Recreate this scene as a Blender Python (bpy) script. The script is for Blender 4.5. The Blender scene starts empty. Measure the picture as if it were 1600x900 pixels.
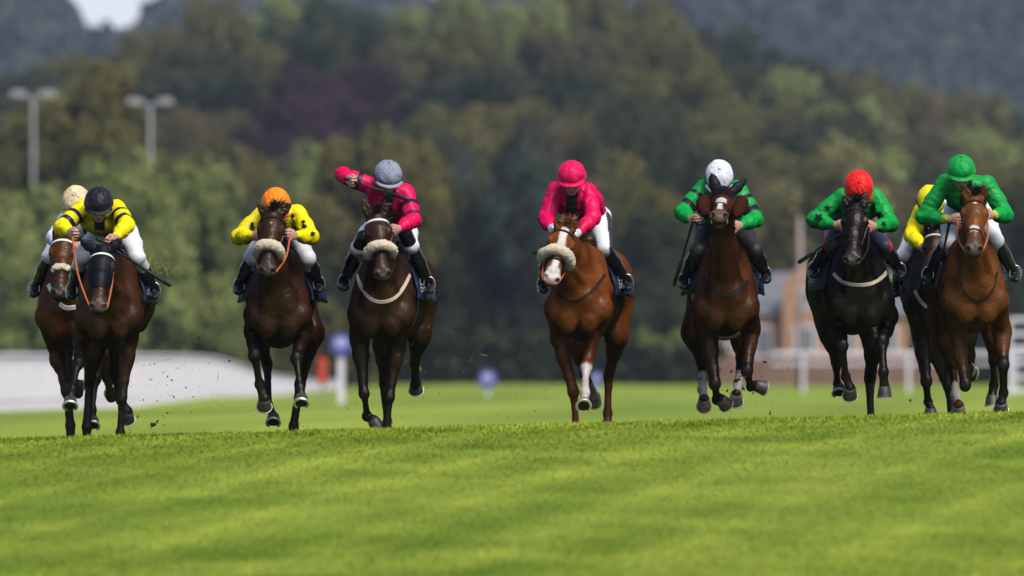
import bpy, math, random
import numpy as np
from mathutils import Vector, Matrix
from mathutils.bvhtree import BVHTree

random.seed(7); rng = np.random.default_rng(7)
SC = bpy.context.scene
R = math.radians

# ------------------------------------------------------------------ camera
FPX = 18000.0            # focal length in pixels of the 1600 px wide photograph
HOR = 590.0              # row of the horizon
cam_d = bpy.data.cameras.new('camera'); cam = bpy.data.objects.new('camera', cam_d)
SC.collection.objects.link(cam); SC.camera = cam
cam_d.sensor_width = 36; cam_d.lens = FPX/1600*36
cam_d.clip_start = 1; cam_d.clip_end = 9000
cam.location = (0, 0, 0)
cam.rotation_euler = (R(90)+math.atan((HOR-450)/FPX), 0, 0)
cam_d.dof.use_dof = True; cam_d.dof.focus_distance = 90; cam_d.dof.aperture_fstop = 3.5

# ------------------------------------------------------------------ light
SUN_EL, SUN_AZ = R(54), R(146)      # azimuth clockwise from +Y (north); the sun stands right of and behind the camera
W = bpy.data.worlds.new('World'); SC.world = W; W.use_nodes = True
nt = W.node_tree; bg = nt.nodes['Background']
sky = nt.nodes.new('ShaderNodeTexSky'); sky.sky_type = 'NISHITA'; sky.sun_disc = False
sky.sun_elevation = SUN_EL; sky.sun_rotation = SUN_AZ
sky.air_density = 1.0; sky.dust_density = 2.0; sky.ozone_density = 1.0
# a band of pale cloud low over the horizon
wc = nt.nodes.new('ShaderNodeTexCoord'); sx = nt.nodes.new('ShaderNodeSeparateXYZ'); nt.links.new(wc.outputs['Generated'], sx.inputs[0])
wn = nt.nodes.new('ShaderNodeTexNoise'); wn.inputs['Scale'].default_value = 6; nt.links.new(wc.outputs['Generated'], wn.inputs['Vector'])
wa = nt.nodes.new('ShaderNodeMath'); wa.operation = 'MULTIPLY_ADD'; wa.inputs[1].default_value = .06; nt.links.new(wn.outputs['Fac'], wa.inputs[0]); nt.links.new(sx.outputs['Z'], wa.inputs[2])
wr = nt.nodes.new('ShaderNodeMapRange'); wr.interpolation_type = 'SMOOTHSTEP'; wr.inputs[1].default_value = .05; wr.inputs[2].default_value = .13; wr.inputs[3].default_value = 1; wr.inputs[4].default_value = 0
nt.links.new(wa.outputs[0], wr.inputs[0])
wm = nt.nodes.new('ShaderNodeMix'); wm.data_type = 'RGBA'; nt.links.new(wr.outputs[0], wm.inputs['Factor']); nt.links.new(sky.outputs[0], wm.inputs['A']); wm.inputs['B'].default_value = (8.2, 8.5, 9.2, 1)
nt.links.new(wm.outputs['Result'], bg.inputs[0]); bg.inputs[1].default_value = 0.070
sl = bpy.data.lights.new('sun', 'SUN'); sl.energy = 2.0; sl.angle = R(32); sl.color = (1, .95, .87)
so = bpy.data.objects.new('sun', sl); SC.collection.objects.link(so)
sd = Vector((math.sin(SUN_AZ)*math.cos(SUN_EL), math.cos(SUN_AZ)*math.cos(SUN_EL), math.sin(SUN_EL)))
so.rotation_euler = sd.to_track_quat('Z', 'Y').to_euler(); so.location = (-20, 40, 30)
SC.view_settings.view_transform = 'Standard'; SC.view_settings.look = 'None'
SC.view_settings.exposure = 0.9; SC.view_settings.gamma = 1.0
SC.cycles.use_denoising = True
SC.cycles.max_bounces = 5; SC.cycles.diffuse_bounces = 0; SC.cycles.volume_bounces = 0

# ------------------------------------------------------------------ helpers
def P(px, py, Y):
    """a point at depth Y seen at the photograph's pixel"""
    return np.array([(px-800)/FPX*Y, Y, (HOR-py)/FPX*Y])

def tag(o, label=None, cat=None, group=None, kind=None):
    if label: o['label'] = label
    if cat: o['category'] = cat
    if group: o['group'] = group
    if kind: o['kind'] = kind
    return o

def mesh_np(name, v, f, nper=None):
    """v (n,3); f (m,k) array or list of lists"""
    me = bpy.data.meshes.new(name)
    v = np.asarray(v, dtype=np.float32)
    if isinstance(f, np.ndarray):
        k = f.shape[1]; m = len(f)
        me.vertices.add(len(v)); me.vertices.foreach_set('co', v.ravel())
        me.loops.add(m*k); me.loops.foreach_set('vertex_index', f.astype(np.int32).ravel())
        me.polygons.add(m); me.polygons.foreach_set('loop_start', np.arange(0, m*k, k, dtype=np.int32))
        me.polygons.foreach_set('loop_total', np.full(m, k, dtype=np.int32))
        me.update(calc_edges=True)
    else:
        me.from_pydata([tuple(x) for x in v.tolist()], [], f); me.update()
    return me

def smooth(me, on=True):
    me.polygons.foreach_set('use_smooth', np.full(len(me.polygons), on, dtype=bool))

ORG = {}
def root(name, loc):
    o = bpy.data.objects.new(name, None); SC.collection.objects.link(o)
    o.location = tuple(loc); o.empty_display_size = .2; ORG[o.name] = np.array(loc, float)
    return o

def obj(name, v, f, mat, parent=None, loc=None, sm=True, col=None):
    """world-space vertices -> one mesh object; a child keeps its thing's origin"""
    if parent is not None: org = ORG[parent.name]
    elif loc is not None: org = np.array(loc, float)
    else: org = np.zeros(3)
    v = np.asarray(v, float)-org
    me = mesh_np(name, v, f); smooth(me, sm)
    if mat: me.materials.append(mat)
    if col is not None:
        a = me.color_attributes.new('Col', 'FLOAT_COLOR', 'POINT')
        c = np.ones((len(v), 4), np.float32); c[:, :3] = col
        a.data.foreach_set('color', c.ravel())
    o = bpy.data.objects.new(name, me); SC.collection.objects.link(o)
    if parent is not None: o.parent = parent
    else: o.location = tuple(org)
    ORG[o.name] = org
    return o

class MB:
    def __init__(s): s.v = []; s.f = []; s.n = 0
    def add(s, v, f):
        v = np.asarray(v, float)
        s.v.append(v); s.f += [[i+s.n for i in q] for q in f]; s.n += len(v); return s
    def box(s, lo, hi):
        x0, y0, z0 = lo; x1, y1, z1 = hi
        return s.add([(x0,y0,z0),(x1,y0,z0),(x1,y1,z0),(x0,y1,z0),(x0,y0,z1),(x1,y0,z1),(x1,y1,z1),(x0,y1,z1)],
                     [[0,3,2,1],[4,5,6,7],[0,1,5,4],[1,2,6,5],[2,3,7,6],[3,0,4,7]])
    def tube(s, pts, rad, n=10, close=True):
        pts = [np.asarray(p, float) for p in pts]
        if np.isscalar(rad): rad = [rad]*len(pts)
        vs = []; fs = []; up = None
        for i, p in enumerate(pts):
            t = pts[min(i+1, len(pts)-1)]-pts[max(i-1, 0)]; t = t/(np.linalg.norm(t)+1e-9)
            if up is None:
                up = np.array([0, 0, 1.0]) if abs(t[2]) < .8 else np.array([1.0, 0, 0])
            a = np.cross(t, up); a /= np.linalg.norm(a)+1e-9; b = np.cross(a, t); up = b
            for k in range(n):
                th = 2*math.pi*k/n
                vs.append(p+rad[i]*(math.cos(th)*a+math.sin(th)*b))
        for i in range(len(pts)-1):
            for k in range(n):
                k2 = (k+1) % n
                fs.append([i*n+k, (i+1)*n+k, (i+1)*n+k2, i*n+k2])
        if close:
            fs.append(list(range(n))[::1]); fs.append([(len(pts)-1)*n+k for k in range(n)][::-1])
        return s.add(vs, fs)
    def ribbon(s, pts, nrm, w, th=.005):
        """a strap: rectangular section, width w across, thickness th along the normals"""
        vs = []; fs = []; m = len(pts)
        for i in range(m):
            p = np.asarray(pts[i], float); t = np.asarray(pts[min(i+1, m-1)], float)-np.asarray(pts[max(i-1, 0)], float)
            t /= np.linalg.norm(t)+1e-9; n = np.asarray(nrm[i], float); n = n/(np.linalg.norm(n)+1e-9)
            c = np.cross(t, n); c /= np.linalg.norm(c)+1e-9
            vs += [p-c*w/2-n*.004, p+c*w/2-n*.004, p+c*w/2*.8+n*th, p-c*w/2*.8+n*th]
        for i in range(m-1):
            for k in range(4):
                k2 = (k+1) % 4; fs.append([i*4+k, i*4+k2, (i+1)*4+k2, (i+1)*4+k])
        fs.append([3, 2, 1, 0]); fs.append([(m-1)*4+k for k in range(4)])
        return s.add(vs, fs)
    def obj(s, name, mat, parent=None, loc=None, sm=False):
        return obj(name, np.vstack(s.v), s.f, mat, parent, loc, sm)

# ------------------------------------------------------------------ materials
def mat(name, col, rough=.6, var=.12, scale=30, bump=0, bscale=80, metal=0, spec=.5, sheen=0, attr=False, coatw=0, trans=0, dist=.01, warp=0):
    m = bpy.data.materials.new(name); m.use_nodes = True
    t = m.node_tree; b = t.nodes['Principled BSDF']
    b.inputs['Roughness'].default_value = rough; b.inputs['Metallic'].default_value = metal
    b.inputs['Specular IOR Level'].default_value = spec
    if sheen: b.inputs['Sheen Weight'].default_value = sheen; b.inputs['Sheen Roughness'].default_value = .4
    if coatw: b.inputs['Coat Weight'].default_value = coatw; b.inputs['Coat Roughness'].default_value = .25
    tc = t.nodes.new('ShaderNodeTexCoord')
    n = t.nodes.new('ShaderNodeTexNoise'); n.inputs['Scale'].default_value = scale; n.inputs['Detail'].default_value = 4
    t.links.new(tc.outputs['Object'], n.inputs['Vector'])
    mr = t.nodes.new('ShaderNodeMapRange'); mr.inputs[1].default_value = .3; mr.inputs[2].default_value = .7
    mr.inputs[3].default_value = 1-var; mr.inputs[4].default_value = 1+var
    t.links.new(n.outputs['Fac'], mr.inputs[0])
    vm = t.nodes.new('ShaderNodeVectorMath'); vm.operation = 'SCALE'
    if attr:
        at = t.nodes.new('ShaderNodeAttribute'); at.attribute_name = 'Col'
        t.links.new(at.outputs['Color'], vm.inputs[0])
    else: vm.inputs[0].default_value = col
    t.links.new(mr.outputs[0], vm.inputs['Scale']); t.links.new(vm.outputs[0], b.inputs['Base Color'])
    if bump:
        n2 = t.nodes.new('ShaderNodeTexNoise'); n2.inputs['Scale'].default_value = bscale; n2.inputs['Detail'].default_value = 3; n2.inputs['Distortion'].default_value = warp
        t.links.new(tc.outputs['Object'], n2.inputs['Vector'])
        bp = t.nodes.new('ShaderNodeBump'); bp.inputs['Strength'].default_value = bump; bp.inputs['Distance'].default_value = dist
        t.links.new(n2.outputs['Fac'], bp.inputs['Height']); t.links.new(bp.outputs[0], b.inputs['Normal'])
    return m

M = {}
M['coat'] = mat('horse_coat', None, .42, .28, 7, bump=.6, bscale=17, spec=.22, attr=True, dist=.02)
def hairy(m, gloss, rough):
    # short hair: matt body colour with a broad weak sheen that does not grow at grazing angles
    t = m.node_tree; b = t.nodes['Principled BSDF']; d = t.nodes.new('ShaderNodeBsdfDiffuse'); g = t.nodes.new('ShaderNodeBsdfAnisotropic'); a = t.nodes.new('ShaderNodeAddShader')
    g.inputs['Color'].default_value = gloss; g.inputs['Roughness'].default_value = rough
    t.links.new(b.inputs['Base Color'].links[0].from_socket, d.inputs['Color'])
    if b.inputs['Normal'].links:
        for q in (d, g): t.links.new(b.inputs['Normal'].links[0].from_socket, q.inputs['Normal'])
    t.links.new(d.outputs[0], a.inputs[0]); t.links.new(g.outputs[0], a.inputs[1]); t.links.new(a.outputs[0], t.nodes['Material Output'].inputs['Surface']); t.nodes.remove(b)
hairy(M['coat'], (.026, .022, .019, 1), .41)
M['skin'] = mat('skin', None, .5, .08, 40, attr=True)
M['silk'] = mat('racing_silks', None, .5, .07, 14, bump=.55, bscale=9, attr=True, spec=.15, dist=.04, warp=1.0)
M['breeches'] = mat('breeches_cloth', None, .6, .05, 20, bump=.4, bscale=24, attr=True, dist=.012)
M['black_leather'] = mat('black_leather', (.007, .007, .009), .38, .2, 30, bump=.2, bscale=90, spec=.3)
M['dark_leather'] = mat('dark_leather', (.02, .014, .012), .4, .2, 30)
M['brown_leather'] = mat('tan_leather', (.30, .09, .03), .45, .2, 40)
M['red_rubber'] = mat('orange_rein_rubber', (.42, .10, .03), .6, .15, 40)
M['red_web'] = mat('red_webbing', (.35, .02, .03), .6, .15, 40)
M['fleece'] = mat('cream_sheepskin', (.84, .70, .48), .95, .10, 70, bump=1, bscale=130, sheen=.4, dist=.02)
M['brown_fleece'] = mat('brown_sheepskin', (.055, .018, .010), .95, .3, 70, bump=1, bscale=130, dist=.02)
M['cream_web'] = mat('cream_webbing', (.52, .44, .32), .7, .15, 60)
M['white_web'] = mat('white_webbing', (.7, .7, .68), .6, .1, 60)
M['navy'] = mat('navy_cloth', (.007, .016, .070), .65, .2, 20, bump=.3, bscale=30)
M['white_print'] = mat('white_print', (.75, .77, .8), .6, .05, 20)
M['hood'] = mat('black_lycra_hood', (.005, .0055, .009), .6, .15, 30, bump=.3, bscale=40, spec=.15)
M['steel'] = mat('steel', (.55, .55, .56), .3, .1, 30, metal=1)
M['alu'] = mat('racing_plate', (.75, .74, .72), .4, .1, 40, metal=.7)
M['hoof'] = mat('hoof_horn', (.055, .045, .038), .45, .3, 30, bump=.3, bscale=60)
M['hoof_pale'] = mat('pale_hoof_horn', (.22, .17, .12), .5, .3, 30, bump=.3, bscale=60)
M['sole'] = mat('hoof_sole', (.012, .010, .008), .8, .3, 40)
M['eye'] = mat('eye', (.006, .004, .003), .08, .0, 10, spec=.8)
M['goggle'] = mat('goggle_lens', (.006, .006, .008), .12, .0, 10, spec=.8)
M['mane_black'] = mat('black_hair', (.010, .008, .007), .5, .3, 50)
M['mane_red'] = mat('chestnut_hair', (.16, .055, .02), .5, .3, 50)
M['white_paint'] = mat('white_paint', (.84, .81, .83), .5, .06, 2)
M['grey_metal'] = mat('galvanised_pole', (.27, .28, .28), .6, .1, 2)

for k_, g_, r_ in (('hood', .012, .5), ('dark_leather', .02, .35), ('brown_leather', .02, .4), ('brown_fleece', .004, .7), ('mane_black', .02, .4), ('mane_red', .02, .4), ('silk', .022, .42)): hairy(M[k_], (g_, g_, g_, 1), r_)

# ------------------------------------------------------------------ implicit surfaces (smooth bodies)
def axis(lo, hi, fine, hf, hc):
    out = [lo]; x = lo
    while x < hi:
        x += hf if any(a <= x <= b for a, b in fine) else hc
        out.append(x)
    return np.array(out)

class Field:
    def __init__(s, X, Y, Z):
        s.X, s.Y, s.Z = X, Y, Z
        s.F = np.full((len(X), len(Y), len(Z)), .5, np.float32)
    def sub(s, lo, hi):
        r = []
        for A, l, h in ((s.X, lo[0], hi[0]), (s.Y, lo[1], hi[1]), (s.Z, lo[2], hi[2])):
            i0 = max(0, np.searchsorted(A, l)-1); i1 = min(len(A), np.searchsorted(A, h)+1)
            if i1 <= i0: return None
            r.append(slice(i0, i1))
        return tuple(r)
    def grid(s, sl):
        return (s.X[sl[0]][:, None, None].astype(np.float32), s.Y[sl[1]][None, :, None].astype(np.float32), s.Z[sl[2]][None, None, :].astype(np.float32))
    def smin(s, sl, d, k):
        f = s.F[sl]
        if k > 0:
            h = np.maximum(k-np.abs(f-d), 0)/k
            s.F[sl] = np.minimum(f, d)-h*h*k*.25
        else: s.F[sl] = np.minimum(f, d)
    def smax(s, sl, d, k):      # carve: d is the negated distance of the cutter
        f = s.F[sl]
        h = np.maximum(k-np.abs(f-d), 0)/k
        s.F[sl] = np.maximum(f, d)+h*h*k*.25
    def cone(s, a, b, ra, rb, k=.03, u=(1, 0, 0), carve=False):
        a = np.asarray(a, float); b = np.asarray(b, float)
        ra = (ra, ra) if np.isscalar(ra) else ra; rb = (rb, rb) if np.isscalar(rb) else rb
        ab = b-a; L = np.linalg.norm(ab)
        if L < 1e-5: ab = np.array([0, 0, 1e-4]); L = 1e-4; 
        w = ab/L; u = np.asarray(u, float); u = u-w*np.dot(u, w)
        if np.linalg.norm(u) < .05: u = np.cross(w, (0, 0, 1.0) if abs(w[2]) < .9 else (0, 1.0, 0))
        u /= np.linalg.norm(u); v = np.cross(w, u)
        m = max(ra+rb)+k+.02
        sl = s.sub(np.minimum(a, b)-m, np.maximum(a, b)+m)
        if sl is None: return s
        x, y, z = s.grid(sl); x = x-np.float32(a[0]); y = y-np.float32(a[1]); z = z-np.float32(a[2])
        pw = x*w[0]+y*w[1]+z*w[2]; pu = x*u[0]+y*u[1]+z*u[2]; pv = x*v[0]+y*v[1]+z*v[2]
        t = np.clip(pw/L, 0, 1); ru = ra[0]+(rb[0]-ra[0])*t; rv = ra[1]+(rb[1]-ra[1])*t; rw = np.minimum(ru, rv)
        cw = pw-t*L
        q0 = (pu/ru)**2+(pv/rv)**2+(cw/rw)**2
        q1 = (pu/ru**2)**2+(pv/rv**2)**2+(cw/rw**2)**2
        k0 = np.sqrt(q0); d = (k0*(k0-1)/np.sqrt(q1+1e-6)).astype(np.float32)
        d = np.where(k0 < .3, np.float32(-.7)*rw.astype(np.float32), d)
        if carve: s.smax(sl, -d, k)
        else: s.smin(sl, d, k)
        return s
    def chain(s, pts, rad, k=.03, u=(1, 0, 0)):
        for i in range(len(pts)-1): s.cone(pts[i], pts[i+1], rad[i], rad[i+1], k, u)
        return s
    def ell(s, c, r, k=.03, fr=None, carve=False):
        """ellipsoid, fr = rows (e0, e1, e2) of its axes"""
        c = np.asarray(c, float); fr = np.eye(3) if fr is None else fr
        m = max(r)+k+.02; sl = s.sub(c-m, c+m)
        if sl is None: return s
        x, y, z = s.grid(sl); x = x-np.float32(c[0]); y = y-np.float32(c[1]); z = z-np.float32(c[2])
        q0 = 0; q1 = 0
        for e, rr in zip(fr, r):
            p = x*e[0]+y*e[1]+z*e[2]; q0 = q0+(p/rr)**2; q1 = q1+(p/rr**2)**2
        k0 = np.sqrt(q0); d = (k0*(k0-1)/np.sqrt(q1+1e-6)).astype(np.float32)
        d = np.where(k0 < .3, np.float32(-.7*min(r)), d)
        if carve: s.smax(sl, -d, k)
        else: s.smin(sl, d, k)
        return s
    def ripple(s, amp, freq, seed=0, sharp=False):
        """folds of cloth"""
        r = np.random.default_rng(seed); x, y, z = s.grid((slice(None),)*3); tot = 0
        for i in range(5):
            d = r.normal(size=3); d /= np.linalg.norm(d); fq = freq*(1+.6*r.random()); ph = r.random(2)*6.28
            w2 = r.normal(size=3)*freq*.35
            tot = tot+np.sin(fq*(x*d[0]+y*d[1]+z*d[2])+ph[0]+1.6*np.sin(x*w2[0]+y*w2[1]+z*w2[2]+ph[1]))
        tot = tot if not sharp else 2.2*(np.abs(tot/1.6)-.7)
        s.F += (amp/2.2*tot).astype(np.float32)
    def mesh(s):
        F = s.F; F[0] = F[-1] = .5; F[:, 0] = F[:, -1] = .5; F[:, :, 0] = F[:, :, -1] = .5
        S = F < 0; nx, ny, nz = F.shape
        c = [S[i:nx-1+i, j:ny-1+j, k:nz-1+k] for i in (0, 1) for j in (0, 1) for k in (0, 1)]
        anyc = c[0].copy(); allc = c[0].copy()
        for q in c[1:]: anyc |= q; allc &= q
        I, J, K = np.nonzero(anyc & ~allc)
        n = len(I); val = {}
        for i in (0, 1):
            for j in (0, 1):
                for k in (0, 1): val[i, j, k] = F[I+i, J+j, K+k].astype(np.float64)
        acc = np.zeros((n, 3)); cnt = np.zeros(n)
        E = []
        for a in (0, 1):
            for b in (0, 1):
                E += [((0, a, b), (1, a, b), 0), ((a, 0, b), (a, 1, b), 1), ((a, b, 0), (a, b, 1), 2)]
        for p, q, ax in E:
            vp, vq = val[p], val[q]; m = (vp < 0) != (vq < 0)
            t = np.where(m, vp/np.where(m, vp-vq, 1), 0)
            for d in range(3):
                acc[:, d] += np.where(m, t if d == ax else p[d], 0)
            cnt += m
        acc /= cnt[:, None]
        out = np.empty((n, 3))
        for d, (A, Q) in enumerate(((s.X, I), (s.Y, J), (s.Z, K))):
            out[:, d] = A[Q]+acc[:, d]*(A[Q+1]-A[Q])
        ID = np.full((nx-1, ny-1, nz-1), -1, np.int32); ID[I, J, K] = np.arange(n)
        faces = []
        for ax in range(3):
            if ax == 0: A, B = S[:-1], S[1:]
            elif ax == 1: A, B = S[:, :-1], S[:, 1:]
            else: A, B = S[:, :, :-1], S[:, :, 1:]
            i, j, k = np.nonzero(A != B)
            inside = A[i, j, k]
            if ax == 0: q = [(i, j-1, k-1), (i, j, k-1), (i, j, k), (i, j-1, k)]
            elif ax == 1: q = [(i-1, j, k-1), (i-1, j, k), (i, j, k), (i, j, k-1)]
            else: q = [(i-1, j-1, k), (i, j-1, k), (i, j, k), (i-1, j, k)]
            f = np.stack([ID[a] for a in q], 1)
            f = np.where(inside[:, None], f, f[:, ::-1]); faces.append(f)
        f = np.vstack(faces); f = f[(f >= 0).all(1)]
        return out, f

def relax(v, f, n=2):
    i = f.ravel(); j = np.roll(f, -1, 1).ravel(); k = np.roll(f, 1, 1).ravel(); cnt = np.bincount(i, minlength=len(v))*2.0
    for _ in range(n):
        a = np.stack([np.bincount(i, v[j, d]+v[k, d], len(v)) for d in range(3)], 1)/cnt[:, None]; v = v*.45+a*.55
    return v

def seg_t(p, a, b):
    ab = b-a; t = np.clip(((p-a)@ab)/(ab@ab), 0, 1); d = np.linalg.norm(p-(a+t[:, None]*ab), axis=1)
    return t, d
def sstep(a, b, x):
    t = np.clip((x-a)/(b-a), 0, 1); return t*t*(3-2*t)
def vnoise(p, f, seed=0):
    r = np.random.default_rng(seed); t = 0
    for i in range(6):
        d = r.normal(size=3)*f; e = r.normal(size=3)*f*.5; t = t+np.sin(p@d+r.random()*6+1.5*np.sin(p@e+r.random()*6))
    return t/6

# ------------------------------------------------------------------ terrain
GY = np.array([-60, 0, 40, 55, 62, 70, 76, 80, 83, 85.5, 88, 90, 94, 100, 115, 140, 200, 260, 300, 400, 600, 800, 2000, 5000.])
GZ = np.array([-1.9, -1.65, -1.38, -1.10, -.925, -.64, -.445, -.372, -.350, -.380, -.468, -.56, -.70, -.86, -1.15, -1.35, -1.15, -.87, -.80, -.66, -.38, -.2, 1.0, 4.0])
def pchip(x, xs, ys):
    h = np.diff(xs); dl = np.diff(ys)/h; m = np.zeros(len(xs)); m[0] = dl[0]; m[-1] = dl[-1]
    for i in range(1, len(xs)-1):
        m[i] = 0 if dl[i-1]*dl[i] <= 0 else (h[i-1]+h[i])/(h[i-1]/dl[i]+h[i]/dl[i-1])
    x = np.clip(x, xs[0], xs[-1]); i = np.clip(np.searchsorted(xs, x)-1, 0, len(xs)-2)
    t = (x-xs[i])/h[i]
    return ys[i]*(1+2*t)*(1-t)**2+m[i]*h[i]*t*(1-t)**2+ys[i+1]*t*t*(3-2*t)+m[i+1]*h[i]*t*t*(t-1)
def ridge(px):
    return np.interp(px, [-2500, -600, 0, 130, 220, 330, 700, 1000, 1180, 1350, 1600, 2200, 4000], [10, 16, 19, 17.5, 17.5, 21, 23.5, 23, 20.5, 15.5, 12.5, 10, 8])
def G(x, y):
    x = np.asarray(x, float); y = np.asarray(y, float)
    z = pchip(y, GY, GZ)+.026*np.clip(x, -30, 30)*(1-sstep(120, 300, y))*(sstep(-10, 60, y)*.6+.4)
    z = z-.30*sstep(6, 11, -x)*sstep(380, 520, y)*(1-sstep(640, 760, y))
    px = 800+FPX*x/np.maximum(y, 60)
    z = z+ridge(px)*sstep(660, 1180, y)*(1-.9*sstep(1230, 1900, y))
    return z

def turf(x, y):
    q_ = y-6.0*x+.10*x*x+.5*np.sin(.35*y)+.35*np.sin(1.1*x+2); st_ = np.abs(np.sin(.50*q_))
    near = 1-sstep(86, 110, y); o = np.zeros_like(x)
    pat = .20*vnoise(np.stack([x*.5+y*.05, y*.16, o], 1), 2.6, 3)+.50*(1-st_**.45)*(.55+.6*vnoise(np.stack([x, y*.4, o], 1), 1.3, 12))-.13+.20*vnoise(np.stack([x*1.6, y*.5, o], 1), 2.6, 8)+.13*vnoise(np.stack([x*5, y*1.6, o], 1), 2.4, 18)+.10*vnoise(np.stack([x*13, y*4, o], 1), 2.4, 28)
    far = .35*vnoise(np.stack([x*.25, y*.05, o], 1), 2, 4)
    return pat*near+far*(1-near)-.02*(1-near)
T0, T1 = np.array([.115, .195, .005]), np.array([.42, .49, .055])
def build_ground():
    ys = np.concatenate([np.arange(-60, 50, 5.), np.arange(50, 100, .3), np.arange(100, 320, 4.), np.arange(320, 1300, 20.), np.arange(1300, 6001, 100.)])
    xs = np.concatenate([np.arange(-1800, -200, 100.), np.arange(-200, -20, 6.), np.arange(-20, -7, .5), np.arange(-7, 7, .12), np.arange(7, 20, .5), np.arange(20, 200, 6.), np.arange(200, 1801, 100.)])
    XX, YY = np.meshgrid(xs, ys); ZZ = G(XX, YY)
    v = np.stack([XX, YY, ZZ], -1).reshape(-1, 3)
    nx = len(xs); i = np.arange((len(ys)-1)*nx).reshape(len(ys)-1, nx)[:, :-1].ravel()
    f = np.stack([i, i+1, i+nx+1, i+nx], 1)
    m = bpy.data.materials.new('turf'); m.use_nodes = True; t = m.node_tree; b = t.nodes['Principled BSDF']
    b.inputs['Roughness'].default_value = .9; b.inputs['Specular IOR Level'].default_value = .2
    tc = t.nodes.new('ShaderNodeTexCoord')
    def noise(sx, sy, rot, det):
        mp = t.nodes.new('ShaderNodeMapping'); mp.inputs['Scale'].default_value = (sx, sy, 1); mp.inputs['Rotation'].default_value = (0, 0, rot)
        t.links.new(tc.outputs['Object'], mp.inputs[0])
        n = t.nodes.new('ShaderNodeTexNoise'); n.inputs['Scale'].default_value = 1; n.inputs['Detail'].default_value = det
        t.links.new(mp.outputs[0], n.inputs['Vector']); return n.outputs['Fac']
    n1 = noise(34, 7, 0, 5)
    mr = t.nodes.new('ShaderNodeMapRange'); mr.inputs[1].default_value = .3; mr.inputs[2].default_value = .7; mr.inputs[3].default_value = .74; mr.inputs[4].default_value = 1.22; t.links.new(n1, mr.inputs[0])
    at = t.nodes.new('ShaderNodeAttribute'); at.attribute_name = 'Col'; vm = t.nodes.new('ShaderNodeVectorMath'); vm.operation = 'SCALE'
    t.links.new(at.outputs['Color'], vm.inputs[0]); t.links.new(mr.outputs[0], vm.inputs['Scale']); t.links.new(vm.outputs[0], b.inputs['Base Color'])
    k = np.clip(.42+1.3*turf(v[:, 0], v[:, 1]), 0, 1)[:, None]; col = (T0*(1-k)+T1*k)*.86
    tag(obj('ground', v, f, m, sm=True, col=col), 'mown green turf of the racecourse rising to a crest', kind='structure')

def build_grass():
    # blades of turf on the near slope and over the crest; nobody could count them
    n1, n2 = 380000, 260000
    y = np.concatenate([rng.uniform(57, 80, n1), rng.uniform(80, 93, n2)])
    n = len(y); x = rng.uniform(-1, 1, n)*(y*.0465+.5); z = G(x, y)
    pat = turf(x, y)
    h = rng.uniform(.007, .016, n)*(.85+.15*sstep(68, 79, y))*np.where((y > 80)*(rng.random(n) < .22), rng.uniform(1.2, 2.2, n), 1); w = rng.uniform(.0016, .0032, n)*np.maximum(1, (86-y)*.05)
    a = rng.uniform(0, 6.28, n); dx = np.cos(a)*w; dy = np.sin(a)*w
    lx = rng.normal(0, .35, n)*h; ly = rng.normal(0, .35, n)*h
    b = np.stack([x, y, z-.005], 1)
    v = np.empty((n, 4, 3))
    v[:, 0] = b-np.stack([dx, dy, 0*x], 1); v[:, 1] = b+np.stack([dx, dy, 0*x], 1)
    v[:, 2] = b+np.stack([dx*.45+lx, dy*.45+ly, h], 1); v[:, 3] = b+np.stack([-dx*.45+lx, -dy*.45+ly, h], 1)
    f = np.arange(n*4).reshape(n, 4)
    g = rng.random(n)[:, None]; k = np.clip(.44+1.4*pat[:, None]+.35*(g-.5), 0, 1)
    col = T0*(1-k)+T1*k
    worn = np.exp(-((x-1.2-.11*(y-62))/.35)**2)*(y < 80)*.5; dry = (rng.random(n) < .03+.25*worn)[:, None]; col = np.where(dry, [.24, .20, .07], col)
    m = mat('grass_blades', None, .7, .1, 3, attr=True, spec=.25); hairy(m, (.012, .012, .012, 1), .5)
    t = m.node_tree; d = next(q for q in t.nodes if q.type == 'BSDF_DIFFUSE'); tl = t.nodes.new('ShaderNodeBsdfTranslucent'); ad = t.nodes.new('ShaderNodeAddShader'); sc_ = t.nodes.new('ShaderNodeVectorMath'); sc_.operation = 'SCALE'; sc_.inputs['Scale'].default_value = .55
    t.links.new(d.inputs['Color'].links[0].from_socket, sc_.inputs[0]); t.links.new(sc_.outputs[0], tl.inputs['Color'])
    out = t.nodes['Material Output']; prev = out.inputs['Surface'].links[0].from_socket; t.links.new(prev, ad.inputs[0]); t.links.new(tl.outputs[0], ad.inputs[1]); t.links.new(ad.outputs[0], out.inputs['Surface'])
    o = obj('grass', v.reshape(-1, 3), f, m, sm=False, col=np.repeat(col, 4, 0))
    o.data.polygons.foreach_set('use_smooth', np.ones(n, bool)); nv_ = np.tile([0, -.25, .97], (n*4, 1)); nv_[:, :2] += np.repeat(rng.normal(0, .06, (n, 2)), 4, 0); nv_ /= np.linalg.norm(nv_, axis=1)[:, None]
    o.data.normals_split_custom_set_from_vertices(nv_.tolist())
    tag(o, 'short green grass blades on the crest of the track', 'grass', kind='stuff')

# ------------------------------------------------------------------ horse
BAY = (.036, .0118, .0028); DARKBAY = (.026, .0096, .0030); BLACK = (.0034, .0030, .0031); CHEST = (.125, .034, .0050); LBAY = (.110, .036, .0055); POINT = (.0048, .0042, .0042); WHITE = (.45, .41, .38)

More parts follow.
